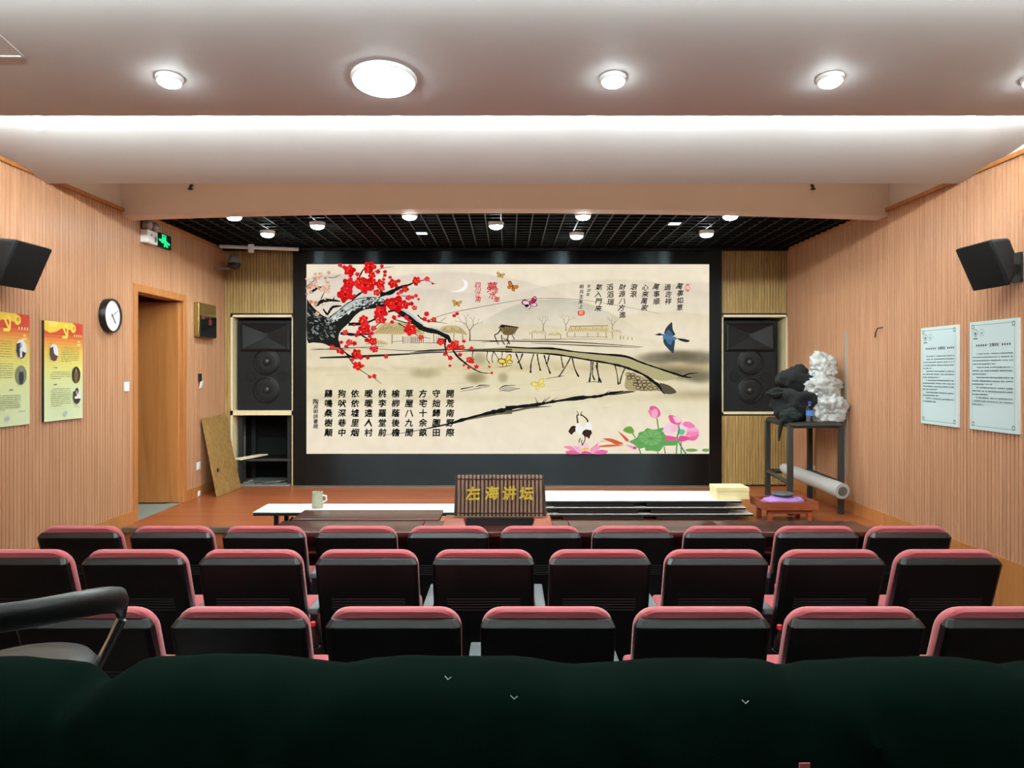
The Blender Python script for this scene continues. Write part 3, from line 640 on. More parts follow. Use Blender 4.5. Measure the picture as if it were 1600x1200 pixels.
# lotus, leaf, fish
def petal(cv, pts, c): spoly(cv(pts), c, 3)
for pts, c in [([(120,560),(200,552),(262,600),(230,610)],(240,150,186)),([(150,605),(230,598),(300,632),(170,632)],(234,104,156)),([(225,548),(290,570),(330,625),(270,600)],(244,170,200)),([(270,515),(300,560),(320,600),(285,590)],(246,190,214)),([(320,560),(350,512),(385,560),(360,600)],(248,200,220)),([(480,515),(400,580),(385,600),(450,575)],(240,140,180)),([(510,545),(430,560),(395,620),(470,600)],(244,160,194)),([(575,605),(500,590),(420,632),(540,632)],(236,112,164)),([(300,632),(340,600),(420,632)],(230,90,150))]: petal(C7,pts,c)
(x, y), = C7([(345,583)]); ell(x,y,6,2.2,(244,196,80))
for pts, c in [([(480,555),(560,540),(640,538),(735,545),(620,560),(500,565)],(222,110,70)),([(510,480),(600,478),(690,510),(725,530),(650,538),(590,510)],(218,96,56)),([(665,400),(730,445),(780,495),(755,508),(715,460)],(216,92,58)),([(470,520),(520,500),(590,512),(520,508)],(206,160,120))]: petal(C7,pts,c)
petal(C7,[(745,540),(800,548),(850,570),(830,585),(780,562)],(240,150,190)); (x,y),=C7([(840,572)]); ell(x,y,3,2.4,(226,70,140))
for a, b_, ww in [((1060,280),(1075,380),2),((815,425),(845,470),1.6),((880,575),(900,634),1.8),((1065,600),(1072,634),1.6),((1130,560),(1145,634),1.8),((1262,500),(1252,634),2),((1300,505),(1302,634),2)]: stroke(C7([a,b_]), ww, (96,140,84), False)
petal(C7,[(720,400),(745,368),(800,358),(832,400),(820,428),(770,425)],(112,166,70))
spoly(C7([(775,510),(860,468),(880,420),(930,405),(960,375),(1010,388),(1060,385),(1120,370),(1150,395),(1130,430),(1180,460),(1262,500),(1250,545),(1160,550),(1120,560),(1085,605),(1000,600),(945,600),(940,570),(880,580),(840,545)]), (104,166,92), 3)
spoly(C7([(870,470),(960,400),(1060,400),(1110,470),(1060,540),(960,540)]), (122,182,108), 3)
for a in range(10): 
    an = a*.628; (x0_,y0_),(x1_,y1_) = C7([(1000,480),(1000+150*math.cos(an),480+95*math.sin(an))]); stroke([(x0_,y0_),(x1_,y1_)], .6, (84,140,78), False)
for pts, c in [([(985,180),(1000,155),(1050,160),(1090,205),(1092,250),(1050,278),(1005,262),(985,225)],(232,96,150)),([(1000,225),(1020,190),(1055,185),(1070,230),(1050,275),(1010,262)],(246,170,200)),([(970,200),(1000,190),(1005,225),(985,235)],(240,130,176)),
    ([(1112,410),(1150,340),(1200,330),(1240,400),(1200,440)],(248,206,222)),([(1140,495),(1160,450),(1260,470),(1230,500)],(232,90,150)),([(1270,505),(1290,450),(1400,470),(1330,508)],(234,84,148)),([(1370,495),(1400,450),(1480,435),(1440,498)],(240,110,166)),([(1340,450),(1380,400),(1480,410),(1440,455)],(246,140,186)),([(1350,410),(1380,350),(1450,370),(1478,405)],(248,176,208)),([(1300,345),(1340,310),(1400,320),(1440,360),(1390,375)],(244,130,180)),([(1240,350),(1300,330),(1350,390),(1270,410)],(250,214,228)),([(1172,260),(1195,243),(1270,270),(1305,300),(1280,345),(1200,320)],(234,100,150)),([(1215,260),(1290,270),(1300,310),(1250,320)],(250,204,220)),([(1200,345),(1260,340),(1270,400),(1210,410)],(248,190,214))]: petal(C7,pts,c)
spoly(C7([(1265,400),(1300,385),(1342,402),(1320,440),(1275,435)]), (110,196,150), 3)
stroke(C7([(1275,345),(1280,400),(1262,470),(1290,540),(1350,634)]), [2,2.4,2.4,2.2,2.4], (74,150,100))
for cx, rx in [(1405,62),(1565,40)]: (x,y),=C7([(cx,595)]); ell(min(x,1108-rx/6.4),y,rx/6.4,2.6,(124,164,96),0,14)
# writing on the picture
UX, UZ = Vector((1,0,0)), Vector((0,0,1)); MP = YD/F
def write(ch, px, py, size, col=INK, shear=.12, rot=.06, bold=.02, sx=1):
    put_glyph(PIC, ch, Vector(S(px,py,lay())), UX, UZ, size*MP, rgb(*col), shear*random.uniform(.4,1.2), random.uniform(-rot,rot), bold, sx)
colx = [1495,1358,1225,1088,953,820,683,548,418,284]
for x, s in zip(colx, ['開荒南野際','守拙歸園田','方宅十余畝','草屋八九間','榆柳蔭後檐','桃李羅堂前','曖曖遠人村','依依墟里烟','狗吠深巷中','鷄鳴桑樹顛']):
    for k, ch in enumerate(s): (a, b_), = TX([(x,98+k*97)]); write(ch, a, b_, 12.8, bold=.034)
for k, ch in enumerate('陶淵明詩書題'): (a, b_), = TX([(156,178+k*49)]); write(ch, a, b_, 7.6 if k else 9.5)
UP = conv(700,420,4.0)
for x, s, y0, dy, sz in [(1443,'萬事如意',112,44,10.5),(1370,'過吉祥',118,44,10.5),(1300,'萬事順',115,46,10.5),(1227,'心來萬家',120,42,10.5),(1155,'滾滾',118,44,11),(1085,'財源八方進',118,43,10.5),(1010,'滔滔瑞',118,46,11),(940,'氣入門來',118,44,10.5),(875,'辛卯年',112,26,6),(830,'明月生海上',115,31,7)]:
    for k, ch in enumerate(s): (a, b_), = UP([(x+random.uniform(-4,4),y0+k*dy)]); write(ch, a, b_, sz, shear=.25, rot=.14)
for x, y, ch, sz in [(275,120,'夢',17),(300,140,'里',8),(280,168,'水',13),(305,195,'鄉',9),(188,104,'四',9.5),(188,136,'川',9.5),(188,166,'江',9),(190,194,'南',9)]:
    (a, b_), = UP([(x,y)]); write(ch, a, b_, sz, (206,44,60), .2, .1)
spoly(UP([(810,265),(848,262),(850,290),(812,293)]), (224,80,56), 2); (a,b_), = UP([(830,278)]); write('印', a, b_, 6.5, (244,214,190), 0, 0)
(a, b_), = UP([(1493,120)]); ell(a,b_,3.8,6.6,(222,120,104)); write('福', a, b_, 6.5, (244,220,196), 0, 0)
pic = PIC.build('picture', M['led'], scr)

# ------------------------------------------------------------------ lamps
def lamp_light(name, parent, loc, power, size, spread=150, tilt=0):
    l = bpy.data.lights.new(name, 'AREA'); l.shape = 'DISK'; l.size = size; l.energy = power; l.color = LAMP_COL; l.spread = math.radians(spread)
    o = bpy.data.objects.new(name, l); COL.objects.link(o); o.parent = parent; o.location = loc; o.rotation_euler = (tilt,0,0)
    return o
def downlight(name, label, loc, r, power, tilt=0.0, mat='lens', group=None, drop=.012):
    t = thing(name, label, 'ceiling light', loc, group); t.rotation_euler = (tilt,0,0)
    o = MB().lathe([(r+.010,.004),(r+.011,-.004),(r+.006,-drop*.7),(r,-drop),(r*.96,-drop*.4)], n=32).build('trim_ring', M['ring'], None, smooth=True); o.parent = t
    o = MB().lathe([(r*.97,-drop*.5),(r*.93,-drop*1.3),(r*.7,-drop*1.7),(r*.3,-drop*1.95)], n=32).build('lens', M[mat], None, smooth=True); o.parent = t
    if power: lamp_light('lamp', t, (0,0,-drop*2-.004), power, r*1.8)
    return t
SL = math.radians(-8.6)
for px_, r, pw, lab in [(265,.058,P_HALL,'round recessed downlight nearest the clock wall in the near ceiling panel'),(600,.155,P_BIG,'large bright round ceiling light in the near ceiling panel'),
        (958,.058,P_HALL,'round recessed downlight next along from the large bright ceiling light'),(1297,.058,P_HALL,'round recessed downlight in the near ceiling panel above the notice board side'),(1618,.058,P_HALL,'round recessed downlight half cut off by the frame above the notice board wall')]:
    y = 3.88; downlight('downlight', lab, ((px_-VX)/F*y, y, zpan(y,4.30)-.001), r, pw, SL, drop=.022)
names = ['first from the exit sign side','second from the exit sign side']
for px_, py_, lab, dim in [(366,337,'stage downlight nearest the exit sign, at the front of the black grid',0),(418,364,'stage downlight above the stage loudspeaker with the rack, rear row of the black grid',0),(496,351,'stage downlight over the red blossom end of the screen',0),
        (640,336,'front stage downlight left of the screen centre in the black grid',0),(775,351,'stage downlight nearest the middle of the screen top',0),(911,336,'front stage downlight directly before another lamp in the black grid',0),(901,367,'rear stage downlight directly behind another lamp, above the picture writing',0),
        (1141,336,'front stage downlight nearest the notice board wall in the black grid',0),(1104,364,'rear stage downlight nearest the notice board wall in the black grid',0),
        (659,365,'dim square spotlight glowing faintly in the black grid left of screen centre',1),(1054,350,'dim square spotlight glowing faintly in the black grid above the bird',1)]:
    Y = (ZG-.02-EYE)*F/(VY-py_); X = (px_-VX)/F*Y
    if dim:
        t = thing('dim_spotlight', lab, 'ceiling light', (X,Y,ZG)); MB().box(X-.07,X+.07,Y-.07,Y+.07,ZG-.015,ZG+.03).build('housing', M['grid'], t); MB().box(X-.055,X+.055,Y-.055,Y+.055,ZG-.022,ZG-.016).build('lens', M['lens_dim'], t)
    else: downlight('stage_downlight', lab, (X,Y,ZG-.002), .07, P_STAGE, 0, drop=.034)
# bulbs in the coves behind the panel edges
for row, (yy, y1) in enumerate([(4.60,4.30),(3.05,2.75),(1.50,1.20),(-.05,-.35)]):
    for k, X in enumerate([-2.97,-1.84,-.67,.50,1.62,2.78]):
        if row == 0 and k == 0: lab = 'cove bulb glowing at the end of the light slot over the clock wall'
        else: lab = 'cove bulb tucked in the light slot behind a ceiling panel edge'
        vis = row == 0 and k == 0
        t = thing('cove_bulb', lab, 'ceiling light', ((-2.875,4.70,3.45) if vis else (X,yy,3.50)), None if (row == 0 and k == 0) else 'bulbs hidden in the ceiling light slots')
        o = MB().lathe([(.028,.0),(.028,-.03),(.022,-.034)], n=16).build('socket', M['ring'], None, smooth=True); o.parent = t
        o = MB().lathe([(.02,-.03),(.042,-.055),(.048,-.075),(.04,-.098),(.018,-.112)], n=16).build('bulb', M['bulb'], None, smooth=True); o.parent = t
        o.location.z = .0
        st_ = MB().lathe([(.008,.18),(.008,0)], n=8).build('stem', M['ring'], None); st_.parent = t
        l = bpy.data.lights.new('lamp','POINT'); l.energy = P_COVE; l.color = LAMP_COL; l.shadow_soft_size = .05
        lo = bpy.data.objects.new('lamp', l); COL.objects.link(lo); lo.parent = t; lo.location = (0,0,-.08)

M['strip'] = emis('cove_strip_light', LAMP_COL+(1,), E_STRIP*2.4); M['strip3'] = emis('warm_strip_light', (1,.80,.55,1), E_STRIP*.055); M['strip2'] = emis('cove_strip_light_dimmed', LAMP_COL+(1,), E_STRIP*.7)
for yy, lab in [(6.01,'dim warm strip light hidden between the farthest ceiling panel and the peach beam'),(4.46,'long strip light hidden in the bright ceiling slot between the two panels'),(2.91,'long strip light hidden in the ceiling slot above the nearest seat row'),(1.36,'long strip light hidden in the ceiling slot over the green cloth'),(-.19,'long strip light hidden in the ceiling slot above the camera')]:
    t = thing('cove_strip', lab, 'strip light', (0,yy,3.40))
    MB().tube([(XL+.12,yy,3.415),(XR-.12,yy,3.415)], .013, 10).build('tube', M['strip3' if yy > 5 else 'strip' if yy > 4 else 'strip2'], t, smooth=True)
    MB().box(XL+.1,XR-.1,yy-.022,yy+.022,3.375,3.39).build('channel', M['ring'], t)
    for x in np.linspace(XL+.2,XR-.2,5): MB().box(x-.01,x+.01,yy-.02,yy-.012,3.345,3.376).build('clip', M['ring'], t)

# ------------------------------------------------------------------ doorway, left wall
dr = struct(bpy.data.objects.new('door_1', None)); COL.objects.link(dr); dr.location = (XL,(DY0+DY1)/2,ZS)
for y0, y1 in ((DY0-.075,DY0),(DY1,DY1+.075)): MB().box(XL-.13,XL+.03,y0,y1,ZS,DZ+.075).build('jamb', M['orange_wood'], dr, bevel=.006)
MB().box(XL-.13,XL+.031,DY0,DY1,DZ,DZ+.075).build('head', M['orange_wood'], dr, bevel=.006)
lf = MB().box(XL-1.0,XL-.012,DY1-.045,DY1-.002,ZS+.012,DZ-.01).build('leaf', M['orange_wood'], dr, bevel=.003)
for z in (ZS+.28, ZS+1.08, DZ-.25): MB().box(XL-.47,XL-.43,DY1-.062,DY1-.046,z-.055,z+.055).build('hinge', M['hinge'], lf)
MB().box(XL-.13,XL+.0,DY0,DY1,ZS,ZS+.006).build('threshold', M['greymat'], dr)
st('wall_lobby', MB().box(-4.75,-4.65,6.2,9.3,0,3.2).box(-4.65,XL-.14,6.1,6.2,0,3.2).box(-4.65,XL-.14,9.3,9.4,0,3.2).box(-4.7,XL-.13,6.1,9.4,3.2,3.3), M['orange_wood'])
st('floor_lobby', MB().box(-4.65,XL-.13,6.2,9.3,ZS-.1,ZS), M['greymat'])

# ------------------------------------------------------------------ things on the walls
def WL(px): return -XL*F/(VX-px)
def board(side, Y0, Y1, z0, z1, name, label, cat, th=.018, edge='white'):
    """flat board on a wall; returns (object, map(u,v,d)) with u left-to-right as seen, v top-to-bottom"""
    s = 1 if side == 'L' else -1; xw = (XL+.014) if side == 'L' else (XR-.014)
    t = thing(name, label, cat, (xw,(Y0+Y1)/2,z0))
    MB().box(min(xw,xw+s*th),max(xw,xw+s*th),Y0,Y1,z0,z1).build('panel', M[edge], t)
    def mp(u, v, d=0.0):
        return Vector((xw+s*(th+.0006+d), Y0+(Y1-Y0)*u if side == 'L' else Y1-(Y1-Y0)*u, z1-(z1-z0)*v))
    return t, mp, Vector((0,s,0))
class Print:
    def __init__(s, mp, ux, wid): s.mb = MB(); s.mp = mp; s.n = 0; s.ux = ux; s.wid = wid
    def poly(s, pts, col):
        s.n += 1; s.mb.add([s.mp(u,v,s.n*1.2e-5) for u,v in pts], [tuple(range(len(pts)))], rgb(*col))
    def rect(s, u0, v0, u1, v1, col): s.poly([(u0,v0),(u1,v0),(u1,v1),(u0,v1)], col)
    def ell(s, cu, cv, ru, rv, col, n=24, a0=0, a1=6.2832): s.poly([(cu+ru*math.cos(a0+(a1-a0)*k/n), cv+rv*math.sin(a0+(a1-a0)*k/n)) for k in range(n)], col)
    def line(s, u0, v, u1, h, col, r):      # a row of print too small to read: broken dashes
        u = u0
        while u < u1-.004:
            l = min(r.uniform(.008,.03), u1-u); s.rect(u, v-h/2*r.uniform(.7,1), u+l, v+h/2*r.uniform(.7,1), col); u += l+r.uniform(.003,.008) + (.018 if r.random() < .12 else 0)
    def text(s, tx, u, v, size, du, col, bold=.02):
        for k, ch in enumerate(tx): s.n += 1; put_glyph(s.mb, ch, s.mp(u+k*du,v,s.n*1.2e-5), s.ux, Vector((0,0,1)), size, rgb(*col), bold=bold)
    def done(s, t): return s.mb.build('print', M['printed'], t)
def red_poster(Y0, Y1, z0, z1, label, kind, seed):
    t, mp, ux = board('L', Y0, Y1, z0, z1, 'poster_board', label, 'poster', edge='dark'); r = random.Random(seed); P = Print(mp, ux, Y1-Y0)  # board edges black to paint in the shadow along the side
    n = 30
    for k in range(n):      # ground colour runs from red through orange to pale yellow-green
        v0, v1 = k/n, (k+1)/n; v = v0
        st_ = [(0,(208,62,40)),(.10,(206,72,44)),(.17,(226,140,62)),(.28,(232,200,92)),(.45,(228,224,130)),(.62,(222,230,170)),(1,(218,232,190))]
        for (a, ca), (b_, cb) in zip(st_, st_[1:]):
            if a <= v <= b_: f = (v-a)/(b_-a); c = tuple(int(ca[i]+(cb[i]-ca[i])*f) for i in range(3))
        P.rect(0,v0,1,v1,c)
    P.poly([(0,0),(.72,0),(.78,.05),(.66,.075),(.55,.06),(.42,.065),(.3,.10),(.14,.12),(0,.09)], (240,206,70)); P.poly([(.1,.0),(.35,.0),(.3,.05),(.12,.06)], (248,224,110)); P.ell(.74,.055,.07,.045,(244,214,84)); P.ell(.75,.05,.03,.02,(214,150,60))
    # hammer and sickle
    cu, cv = .52, .09
    P.poly([(cu-.035,cv-.065),(cu+.055,cv-.075),(cu+.085,cv-.03),(cu+.08,cv+.05),(cu+.05,cv+.075),(cu-.07,cv+.075),(cu-.07,cv+.05),(cu+.02,cv+.045),(cu+.05,cv+.0),(cu+.03,cv-.045)], (250,222,90)); P.poly([(cu-.06,cv-.03),(cu-.03,cv-.05),(cu+.06,cv+.05),(cu+.04,cv+.065)], (250,222,90))
    for k in range(4): P.rect(.76+k*.06,.115,.785+k*.06,.14,(250,226,170))
    P.rect(.86,.18,.92,.2,(246,214,130)); P.rect(.84,.215,.94,.23,(246,220,150))
    TC = (150,140,70); TD = (138,142,104)
    if kind == 0:
        ph = [(.22,.315,((230,238,244),(84,52,38))),(.80,.54,((28,24,20),(110,84,50))),(.82,.76,((226,228,226),(40,38,38)))]
        rows = [(.42,.90,.245,.41,9,TC),(.15,.66,.50,.585,4,TD),(.15,.66,.67,.86,10,TD)]; heads = [(.21,.465),(.21,.635)]
    else:
        ph = [(.80,.315,((232,238,240),(34,38,44))),(.80,.55,((120,128,110),(30,34,44)))]
        rows = [(.10,.62,.24,.42,8,TC),(.10,.64,.44,.60,8,TD),(.12,.80,.72,.86,8,TD)]; heads = [(.55,.68)]
    for u0, u1, v0, v1, nl, c in rows:
        for k in range(nl): P.line(u0+(.04 if k == 0 else 0), v0+(v1-v0)*(k+.5)/nl, u1 if k < nl-1 else u0+(u1-u0)*.5, .0075, c, r)
    for u, v in heads: P.line(u, v, u+.09, .014, (110,110,70), r)
    for i, (u, v, (c0, c1)) in enumerate(ph):
        P.ell(u,v,.115,.088,c0)
        if i%2 == 0: P.poly([(u-.10,v-.045),(u-.02,v-.06),(u+.0,v-.0),(u+.03,v+.02),(u+.105,v+.035),(u+.06,v+.075),(u,v+.088),(u-.07,v+.07),(u-.11,v+.02)], c1)
        else: P.ell(u,v+.018,.055,.068,c1); P.ell(u,v-.045,.022,.02,(150,130,120))
        if kind == 0 and i == 2: P.ell(u,v-.05,.05,.035,(36,34,34)); P.ell(u-.005,v-.035,.022,.022,(190,170,160)); P.rect(u-.06,v+.005,u+.09,v+.03,(236,236,238))
        if kind == 1 and i == 0: P.rect(u-.03,v-.01,u+.02,v+.075,(232,232,232)); P.ell(u-.01,v-.035,.022,.022,(150,150,150))
    P.ell(.52 if kind == 0 else .52,.93,.05,.03,(206,208,206)); P.ell(.52,.93,.03,.018,(176,180,190)); P.line(.75,.875,.88,.009,(160,160,150),r)
    P.done(t)
red_poster(5.065,5.597,1.475,2.268,'red and yellow poster board with two oval photos, cut off by the frame edge',1,3)
red_poster(5.772,6.295,1.478,2.243,'red and yellow poster board with three oval photos, near the clock',0,4)
def notice(Y0, Y1, z0, z1, label, title, paras, seed):
    t, mp, ux = board('R', Y0, Y1, z0, z1, 'notice_board', label, 'notice board', .022); r = random.Random(seed); P = Print(mp, ux, Y1-Y0)
    P.rect(0,0,1,1,(208,232,230)); P.rect(.04,.026,.96,.974,(206,228,232))
    G = (104,138,140)
    for a in [(.05,.032,.95,.036),(.05,.964,.95,.968),(.05,.032,.056,.968),(.944,.032,.95,.968)]: P.rect(*a, G)
    for u in (.04,.90):
        for v in (.026,.93): P.rect(u,v,u+.06,v+.04,G); P.rect(u+.015,v+.01,u+.045,v+.03,(206,228,232))
    for u, c in ((.13,(96,116,116)),(.27,(160,180,182))):
        P.ell(u,.105,.055,.036,c); P.ell(u,.105,.046,.03,(206,228,232)); P.ell(u,.110,.024,.016,c)
    P.rect(.08,.152,.18,.162,(60,70,70))
    # heading: the quoted hall name can be read, the words around it cannot
    T = (48,56,58); a, q_, b_ = title
    for k in range(a): P.text('■', .16+k*.05, .222, .018, .05, T)
    x = .16+a*.05; P.text('“左海讲坛”', x, .222, .026, .05, T, .03); x += 6*.05
    for k in range(b_): P.text('■', x+k*.05, .222, .018, .05, T)
    v = .30
    for ln in paras:
        for k in range(ln):
            P.line(.16 if k == 0 else .07, v, (.93 if k < ln-1 or ln == 1 else r.uniform(.3,.6)), .0125, (98,116,118), r); v += .031
    P.done(t)
notice(5.856,6.368,1.431,2.216,'pale blue notice board nearer the stage, narrower of the two in view',(6,1,4),(1,4,3,4,2,2),11)
notice(5.164,5.695,1.434,2.221,'pale blue notice board under the wall loudspeaker, larger of the two in view',(5,1,4),(4,3,3,3,3),12)

def wall_speaker(side, label):
    prof = [(.392,2.70),(.262,2.712),(.225,2.62),(.225,2.47),(.262,2.405)]; y0, y1 = 4.89, 5.27
    xw = XL if side == 'L' else XR; s = 1 if side == 'L' else -1
    t = thing('wall_loudspeaker', label, 'loudspeaker', (xw+s*.3,(y0+y1)/2,2.405))
    n = len(prof); vs = [(xw+s*d,y,z) for y in (y0,y1) for d, z in prof]; fs = [(i,(i+1)%n,n+(i+1)%n,n+i) for i in range(n)]+[tuple(range(n)),tuple(range(2*n-1,n-1,-1))]
    MB().add(vs, fs).build('cabinet', M['spk'], t, bevel=.022, segs=4, smooth=True)
    a = Vector((xw+s*.392,0,2.70)); b_ = Vector((xw+s*.262,0,2.405)); nrm = Vector((s*.915,0,-.403)); e = (b_-a).normalized()
    A, B = a+e*.006, b_-e*.006
    vs = []
    for dd in (-.012,.010):
        for p_, yy in ((A,y0+.006),(B,y0+.006),(B,y1-.006),(A,y1-.006)): vs.append((p_.x+nrm.x*dd,yy,p_.z+nrm.z*dd))
    MB().hexa(vs).build('grille', M['grille'], t, bevel=.008, segs=3, smooth=True)
    MB().box(min(xw+s*.02,xw+s*.24),max(xw+s*.02,xw+s*.24),5.16,5.22,2.52,2.58).box(min(xw+s*.012,xw+s*.03),max(xw+s*.012,xw+s*.03),5.14,5.24,2.46,2.66).build('bracket', M['black'], t)
wall_speaker('L','black wall loudspeaker angled down above the red posters'); wall_speaker('R','black wall loudspeaker angled down above the pale blue notice boards')

# clock
cy, cz = 6.72, 2.345; t = thing('wall_clock', 'round wall clock with black rim and white face on the slatted wall', 'clock', (XL+.014,cy,cz))
R = .15
MB().lathe([(R,XL+.013),(R,XL+.062),(R*.97,XL+.07),(R*.9,XL+.068),(R*.89,XL+.055)], (0,cy,cz), 'x', 40).build('rim', M['black'], t, smooth=True)
MB().lathe([(R*.895,XL+.05),(R*.895,XL+.056)], (0,cy,cz), 'x', 40).build('face', M['white'], t)
for ang, l, ww, mt in ((math.radians(140),.085,.007,'black'),(math.radians(62),.105,.003,'steel')):
    dy, dz = math.sin(ang), math.cos(ang); px_, pz_ = -dz, dy
    vs = []
    for xx in (XL+.058,XL+.061):
        for a, b_ in ((-.02,-1),(l,-1),(l,1),(-.02,1)): vs.append((xx,cy+dy*a+(dz)*b_*ww/2*1.0,cz+dz*a-(dy)*b_*ww/2))
    MB().hexa(vs).build('hand', M[mt], t)
# switches, sockets
def plate(name, px_, py_, w_, h_, label, cat, mat='white', rock=True, side='L'):
    Y = WL(px_) if side == 'L' else XR*F/(px_-VX); z = EYE-(py_-VY)/F*Y; xw = XL+.013 if side == 'L' else XR-.013; s = 1 if side == 'L' else -1
    t = thing(name, label, cat, (xw,Y,z))
    MB().box(min(xw,xw+s*.012),max(xw,xw+s*.012),Y-w_/2,Y+w_/2,z-h_/2,z+h_/2).build('plate', M[mat], t, bevel=.003)
    if rock: MB().box(min(xw+s*.012,xw+s*.017),max(xw+s*.012,xw+s*.017),Y-w_*.28,Y+w_*.28,z-h_*.3,z+h_*.3).build('rocker' if cat == 'switch' else 'outlet', M['ring'], t, bevel=.002)
plate('light_switch',194.5,604,.086,.086,'white light switch on the slatted wall beside the door frame','switch')
plate('wall_socket',307.5,728,.086,.086,'white wall socket low beside the leaning plywood sheet','socket')
plate('wall_socket',308,771,.07,.06,'small white socket in the baseboard by the leaning plywood sheet','socket')
plate('wall_socket',1273,733,.086,.086,'white wall socket behind the steel stand legs','socket',side='R')
Y = WL(309); z = EYE-(590-VY)/F*Y; t = thing('card_holder', 'small black card holder with a white card hanging from it on the wall', 'card holder', (XL+.013,Y,z))
MB().box(XL+.013,XL+.035,Y-.03,Y+.03,z-.045,z+.045).build('holder', M['black'], t, bevel=.004)
MB().hexa([(XL+.02,Y-.02,z-.125),(XL+.02,Y+.045,z-.115),(XL+.03,Y+.045,z-.115),(XL+.03,Y-.02,z-.125),(XL+.036,Y-.01,z-.045),(XL+.036,Y+.055,z-.035),(XL+.046,Y+.055,z-.035),(XL+.046,Y-.01,z-.045)]).build('card', M['white'], t)
# plaque
y0, y1, z0, z1 = 8.56, 9.06, 2.245, 2.63; t = thing('wall_plaque', 'brass plaque with a black lower half hung beside the doorway', 'plaque', (XL+.013,(y0+y1)/2,z0))
MB().box(XL+.013,XL+.075,y0,y1,z0,z1).build('backing', M['brass'], t, bevel=.006)
MB().box(XL+.076,XL+.082,y0+.03,y1-.005,z0+.01,z0+.245).build('black_field', M['plaqueblk'], t)
mb = MB(); mb.box(XL+.083,XL+.086,y0+.26,y0+.34,z0+.145,z0+.205); mb.box(XL+.083,XL+.086,y0+.285,y0+.31,z0+.19,z0+.235); mb.box(XL+.083,XL+.086,y0+.06,y0+.13,z0+.2,z0+.235); mb.build('emblem', M['pinklet'], t)
# emergency light and exit sign
t = thing('emergency_light', 'white emergency light box with two round lamp heads above the door wall', 'emergency light', (XL+.013,7.42,3.09))
eb = MB().box(XL+.013,XL+.085,7.32,7.53,3.09,3.215).build('case', M['white'], t, bevel=.006)
MB().box(XL+.0855,XL+.088,7.465,7.50,3.115,3.165).box(XL+.0855,XL+.088,7.385,7.405,3.165,3.18).build('indicator', M['greyobj'], t)
for yy, zz in ((7.36,3.262),(7.50,3.262)):
    MB().lathe([(.02,XL+.012),(.05,XL+.035),(.052,XL+.08),(.04,XL+.10),(.012,XL+.108)], (0,yy,zz), 'x', 20).build('lamp_head', M['smoke'], t, smooth=True)
    MB().box(XL+.045,XL+.065,yy-.01,yy+.01,3.21,3.225).build('neck', M['white'], t)
ey0, ey1, ez0, ez1 = 7.62,7.92,3.105,3.245
t, mp, ux = board('L',ey0,ey1,ez0,ez1,'exit_sign','lit green running man exit sign beside the emergency light','sign',.03,'black')
P = Print(mp, ux, .3); P.rect(0,0,1,1,(8,30,20)); G = (40,225,140)
P.rect(.30,.06,.62,.42,G); P.rect(.38,.14,.54,.34,(8,30,20)); P.ell(.46,.30,.07,.12,G); P.poly([(.30,.40),(.62,.38),(.70,.62),(.50,.95),(.42,.92),(.48,.66),(.30,.72),(.22,.60)],G); P.poly([(.05,.45),(.28,.42),(.30,.58),(.12,.62)],G); P.poly([(.62,.45),(.92,.58),(.88,.74),(.60,.64)],G); P.poly([(.55,.7),(.72,.72),(.78,.92),(.60,.9)],G)
o = P.mb.build('lit_face', M['exitgreen'], t)
# dome camera
Y = 9.15; p = at(366,411,Y); t = thing('dome_camera', 'grey dome camera on a short wall arm in the stage corner', 'camera', p)
MB().tube([(XL+.015,Y,p.z-.06),(p.x-.06,Y,p.z-.06),(p.x-.01,Y,p.z-.03)], .018, 10).build('arm', M['camgrey'], t, smooth=True)
MB().lathe([(.012,.11),(.05,.085),(.075,.03),(.078,0)], tuple(p), n=24).build('housing', M['camgrey'], t, smooth=True)
MB().lathe([(.074,0),(.07,-.035),(.05,-.065),(.015,-.082)], tuple(p), n=24).build('dome', M['plaqueblk'], t, smooth=True)
# white rail under the grid
a, b_ = at(343.5,385,9.2), at(466,389.5,9.2); t = thing('white_rail', 'thin white rail with a bracket hung under the black grid in the stage corner', 'rail', ((a.x+b_.x)/2,9.2,a.z))
MB().tube([a,b_], .022, 10).build('bar', M['white'], t, smooth=True)
c = at(394,389,9.2); MB().box(c.x-.03,c.x+.03,9.14,9.19,c.z-.05,c.z+.06).build('bracket', M['white'], t, bevel=.004)
MB().box(c.x-.006,c.x+.006,9.19,9.20,c.z+.02,ZG+.02).build('hanger', M['white'], t)

# leaning plywood sheet
P0 = Vector((-3.29,8.66,ZS)); P1 = Vector((-3.27,9.36,ZS)); P2 = Vector((XL+.035,9.40,1.335)); P3 = Vector((XL+.035,8.72,1.320)); nrm = (P1-P0).cross(P3-P0).normalized()*.018
nrm = -nrm if nrm.x < 0 else nrm
o = MB().hexa([P0,P1,P2,P3,P0+nrm,P1+nrm,P2+nrm,P3+nrm]).build('plywood_sheet', M['ply']); tag(o, 'bare plywood sheet leaning on the wall beside the stage loudspeaker', 'board')
q_ = P0+(P1-P0)*.18+(P3-P0)*.32+nrm; MB().box(q_.x-.002,q_.x+.008,q_.y-.015,q_.y+.015,q_.z-.02,q_.z+.02).build('latch_hole', M['black'], o)

